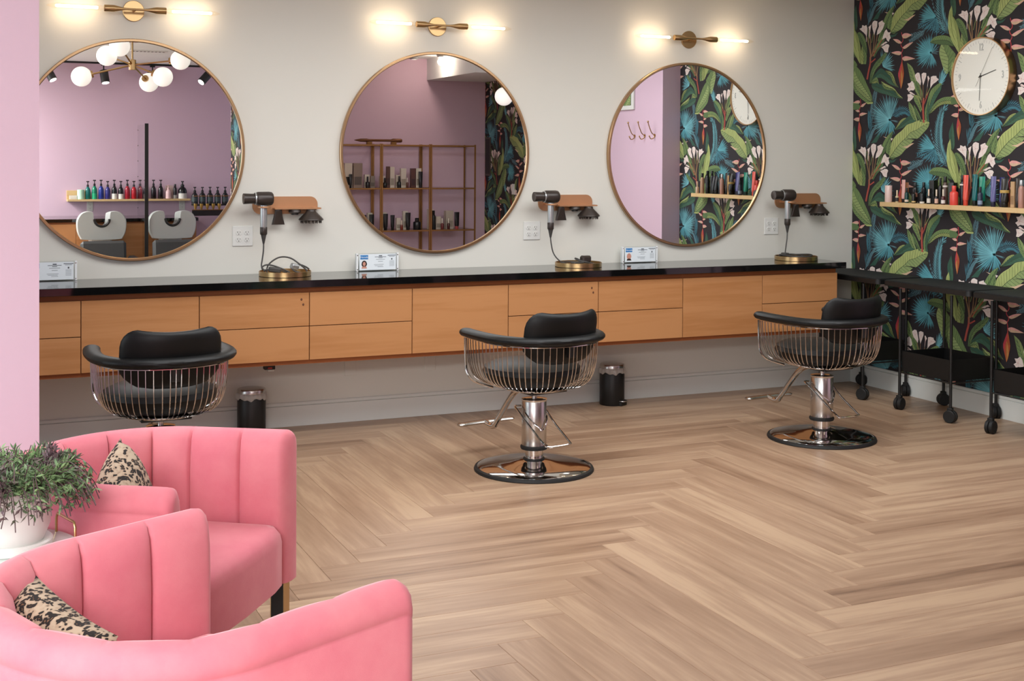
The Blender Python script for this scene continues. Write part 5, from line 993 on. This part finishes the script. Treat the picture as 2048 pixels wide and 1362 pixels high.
row(.782, [('box', -1.72, .185, .05, '#cfc7b8', '#9f9587', 'white carton at the far left'), ('tube', -1.71, .17, .05, '#141313', '#0e0e0e', 'black tube at the far left'), ('box', -1.63, .19, .055, '#cdc5b6', '#958b7d', 'white carton behind the second black tube'), ('tube', -1.625, .175, .055, '#151414', '#0e0e0e', 'second black tube from the left'),
  ('box', -1.47, .195, .06, '#cfc6b8', '#9f9587', 'white carton right of the left post'), ('tube', -1.465, .18, .055, '#131212', '#0e0e0e', 'black tube right of the left post'), ('tube', -1.385, .165, .05, '#141617', '#0e0e0e', 'black tube third in the middle bay'), ('box', -1.30, .13, .05, '#d2c9ba', '#9f9587', 'short white carton in the middle bay'),
  ('serum', -1.28, .105, .03, '#7a2f22', '#e6dccb', 'small amber bottle with cream cap in the middle bay'), ('box', -1.22, .205, .055, '#d4ccbd', '#9f9587', 'tall white carton in the middle bay'), ('tube', -1.205, .19, .06, '#131212', '#0e0e0e', 'tall black tube in the middle bay'), ('bottle', -1.10, .13, .085, '#151818', '#121414', 'round-shouldered black bottle in the middle bay'),
  ('box', -.922, .225, .06, '#cfc6b7', '#9f9587', 'tall white carton at the left of the right bay'), ('spray', -.905, .21, .05, '#181c1b', '#101212', 'dark spray bottle at the left of the right bay'), ('box', -.83, .14, .06, '#cdc2b2', '#9f9587', 'short white carton in the right bay'), ('serum', -.80, .12, .035, '#6d2326', '#e8decd', 'red bottle with cream cap in the right bay'),
  ('serum', -.725, .12, .032, '#4c1c1d', '#e8decd', 'maroon bottle with cream cap in the right bay'), ('box', -.70, .205, .09, '#b5aa9c', '#958b7d', 'wide grey carton in the right bay'), ('tube', -.625, .19, .06, '#181516', '#b04a4a', 'black tube with red stripe at the right')], 'third')
row(.31, [('box', -.88, .15, .06, '#bfb5a6', '#958b7d', 'cream carton in the right bay'), ('box', -.80, .14, .06, '#d0c7b9', '#958b7d', 'white carton in the right bay'), ('box', -.72, .13, .07, '#1b1a19', '#5a5450', 'black carton in the right bay')], 'fourth')
sc = thing('brass_figure', 'long slim bronze ornament lying on top of the gold shelving in the middle mirror', 'ornament', (-1.55, -6.12, 1.7225))
B().lathe([(.002, -.27), (.008, -.25), (.018, -.2), (.02, -.13), (.014, -.1), (.014, .15), (.022, .17), (.022, .26), (.018, .275)], 16, (0, 0, .045), 'x').build('body', pm('#6b452a', .35, .6), sc)
for x in (-.1, .18): B().box(x-.03, x+.03, -.02, .02, 0, .03, .004).build('foot', pm('#8a6338', .35, .6), sc)
# things on the dark wallpaper, hooks and picture on the pink return wall
t = thing('framed_print', 'narrow dark framed print on the far wallpaper, seen in the middle mirror', 'picture', (-.1825, -6.24, 1.6)); B().box(-.012, -.001, -.075, .075, -.22, .22, .002).build('frame', pm('#4b4138', .4), t); B().box(-.0135, -.0115, -.06, .06, -.2, .2).build('print', pm('#221f1e', .5), t)
t = thing('light_switch', 'pale switch plate on the far dark wallpaper, seen in the middle mirror', 'switch', (-.1825, -5.53, 1.24)); B().box(-.007, -.001, -.035, .035, -.058, .058, .002).build('plate', M['plate'], t); B().box(-.011, -.0065, -.008, .008, -.018, .018, .001).build('rocker', M['plate'], t)
for i, y in enumerate((-2.85, -2.669, -2.494)):
    t = thing('coat_hook', 'brass double coat hook on the pink wall, %s of three in the right mirror' % ['leftmost', 'middle one', 'rightmost'][i], 'hook', (-.1775, y, 1.80), 0, 'brass coat hooks on the pink wall')
    B().cyl(.014, 0, .005, 16, (0, 0, 0)).xf(Matrix.Rotation(-pi/2, 4, 'Y')).xf(Matrix.Translation((0, 0, -.02))).build('rosette', M['brass'], t)
    B().tube(bez([(-.004, 0, -.015), (-.03, 0, .0), (-.055, 0, .05), (-.07, 0, .095)], 4), .0045, 8).sphere(.009, (-.07, 0, .1), 10, 8).build('upper_prong', M['brass'], t)
    B().tube(bez([(-.004, 0, -.025), (-.015, 0, -.045), (-.04, 0, -.05), (-.055, 0, -.03)], 4), .0045, 8).sphere(.007, (-.056, 0, -.026), 10, 8).build('lower_prong', M['brass'], t)
t = thing('framed_wallpaper', 'framed green leaf picture high on the pink wall, upper left of right mirror', 'picture', (-.1775, -3.15, 2.32)); B().box(-.02, -.001, -.30, .30, -.30, .30, .003).build('frame', M['plate'], t); B().box(-.022, -.0195, -.26, .26, -.26, .26).build('backing', M['wpbase'], t)
paper('leaf_print', t, 2.89, 3.41, 2.06, 2.58, lambda a, z, q_: (-.0224-q_, -a+3.15, z-2.32))
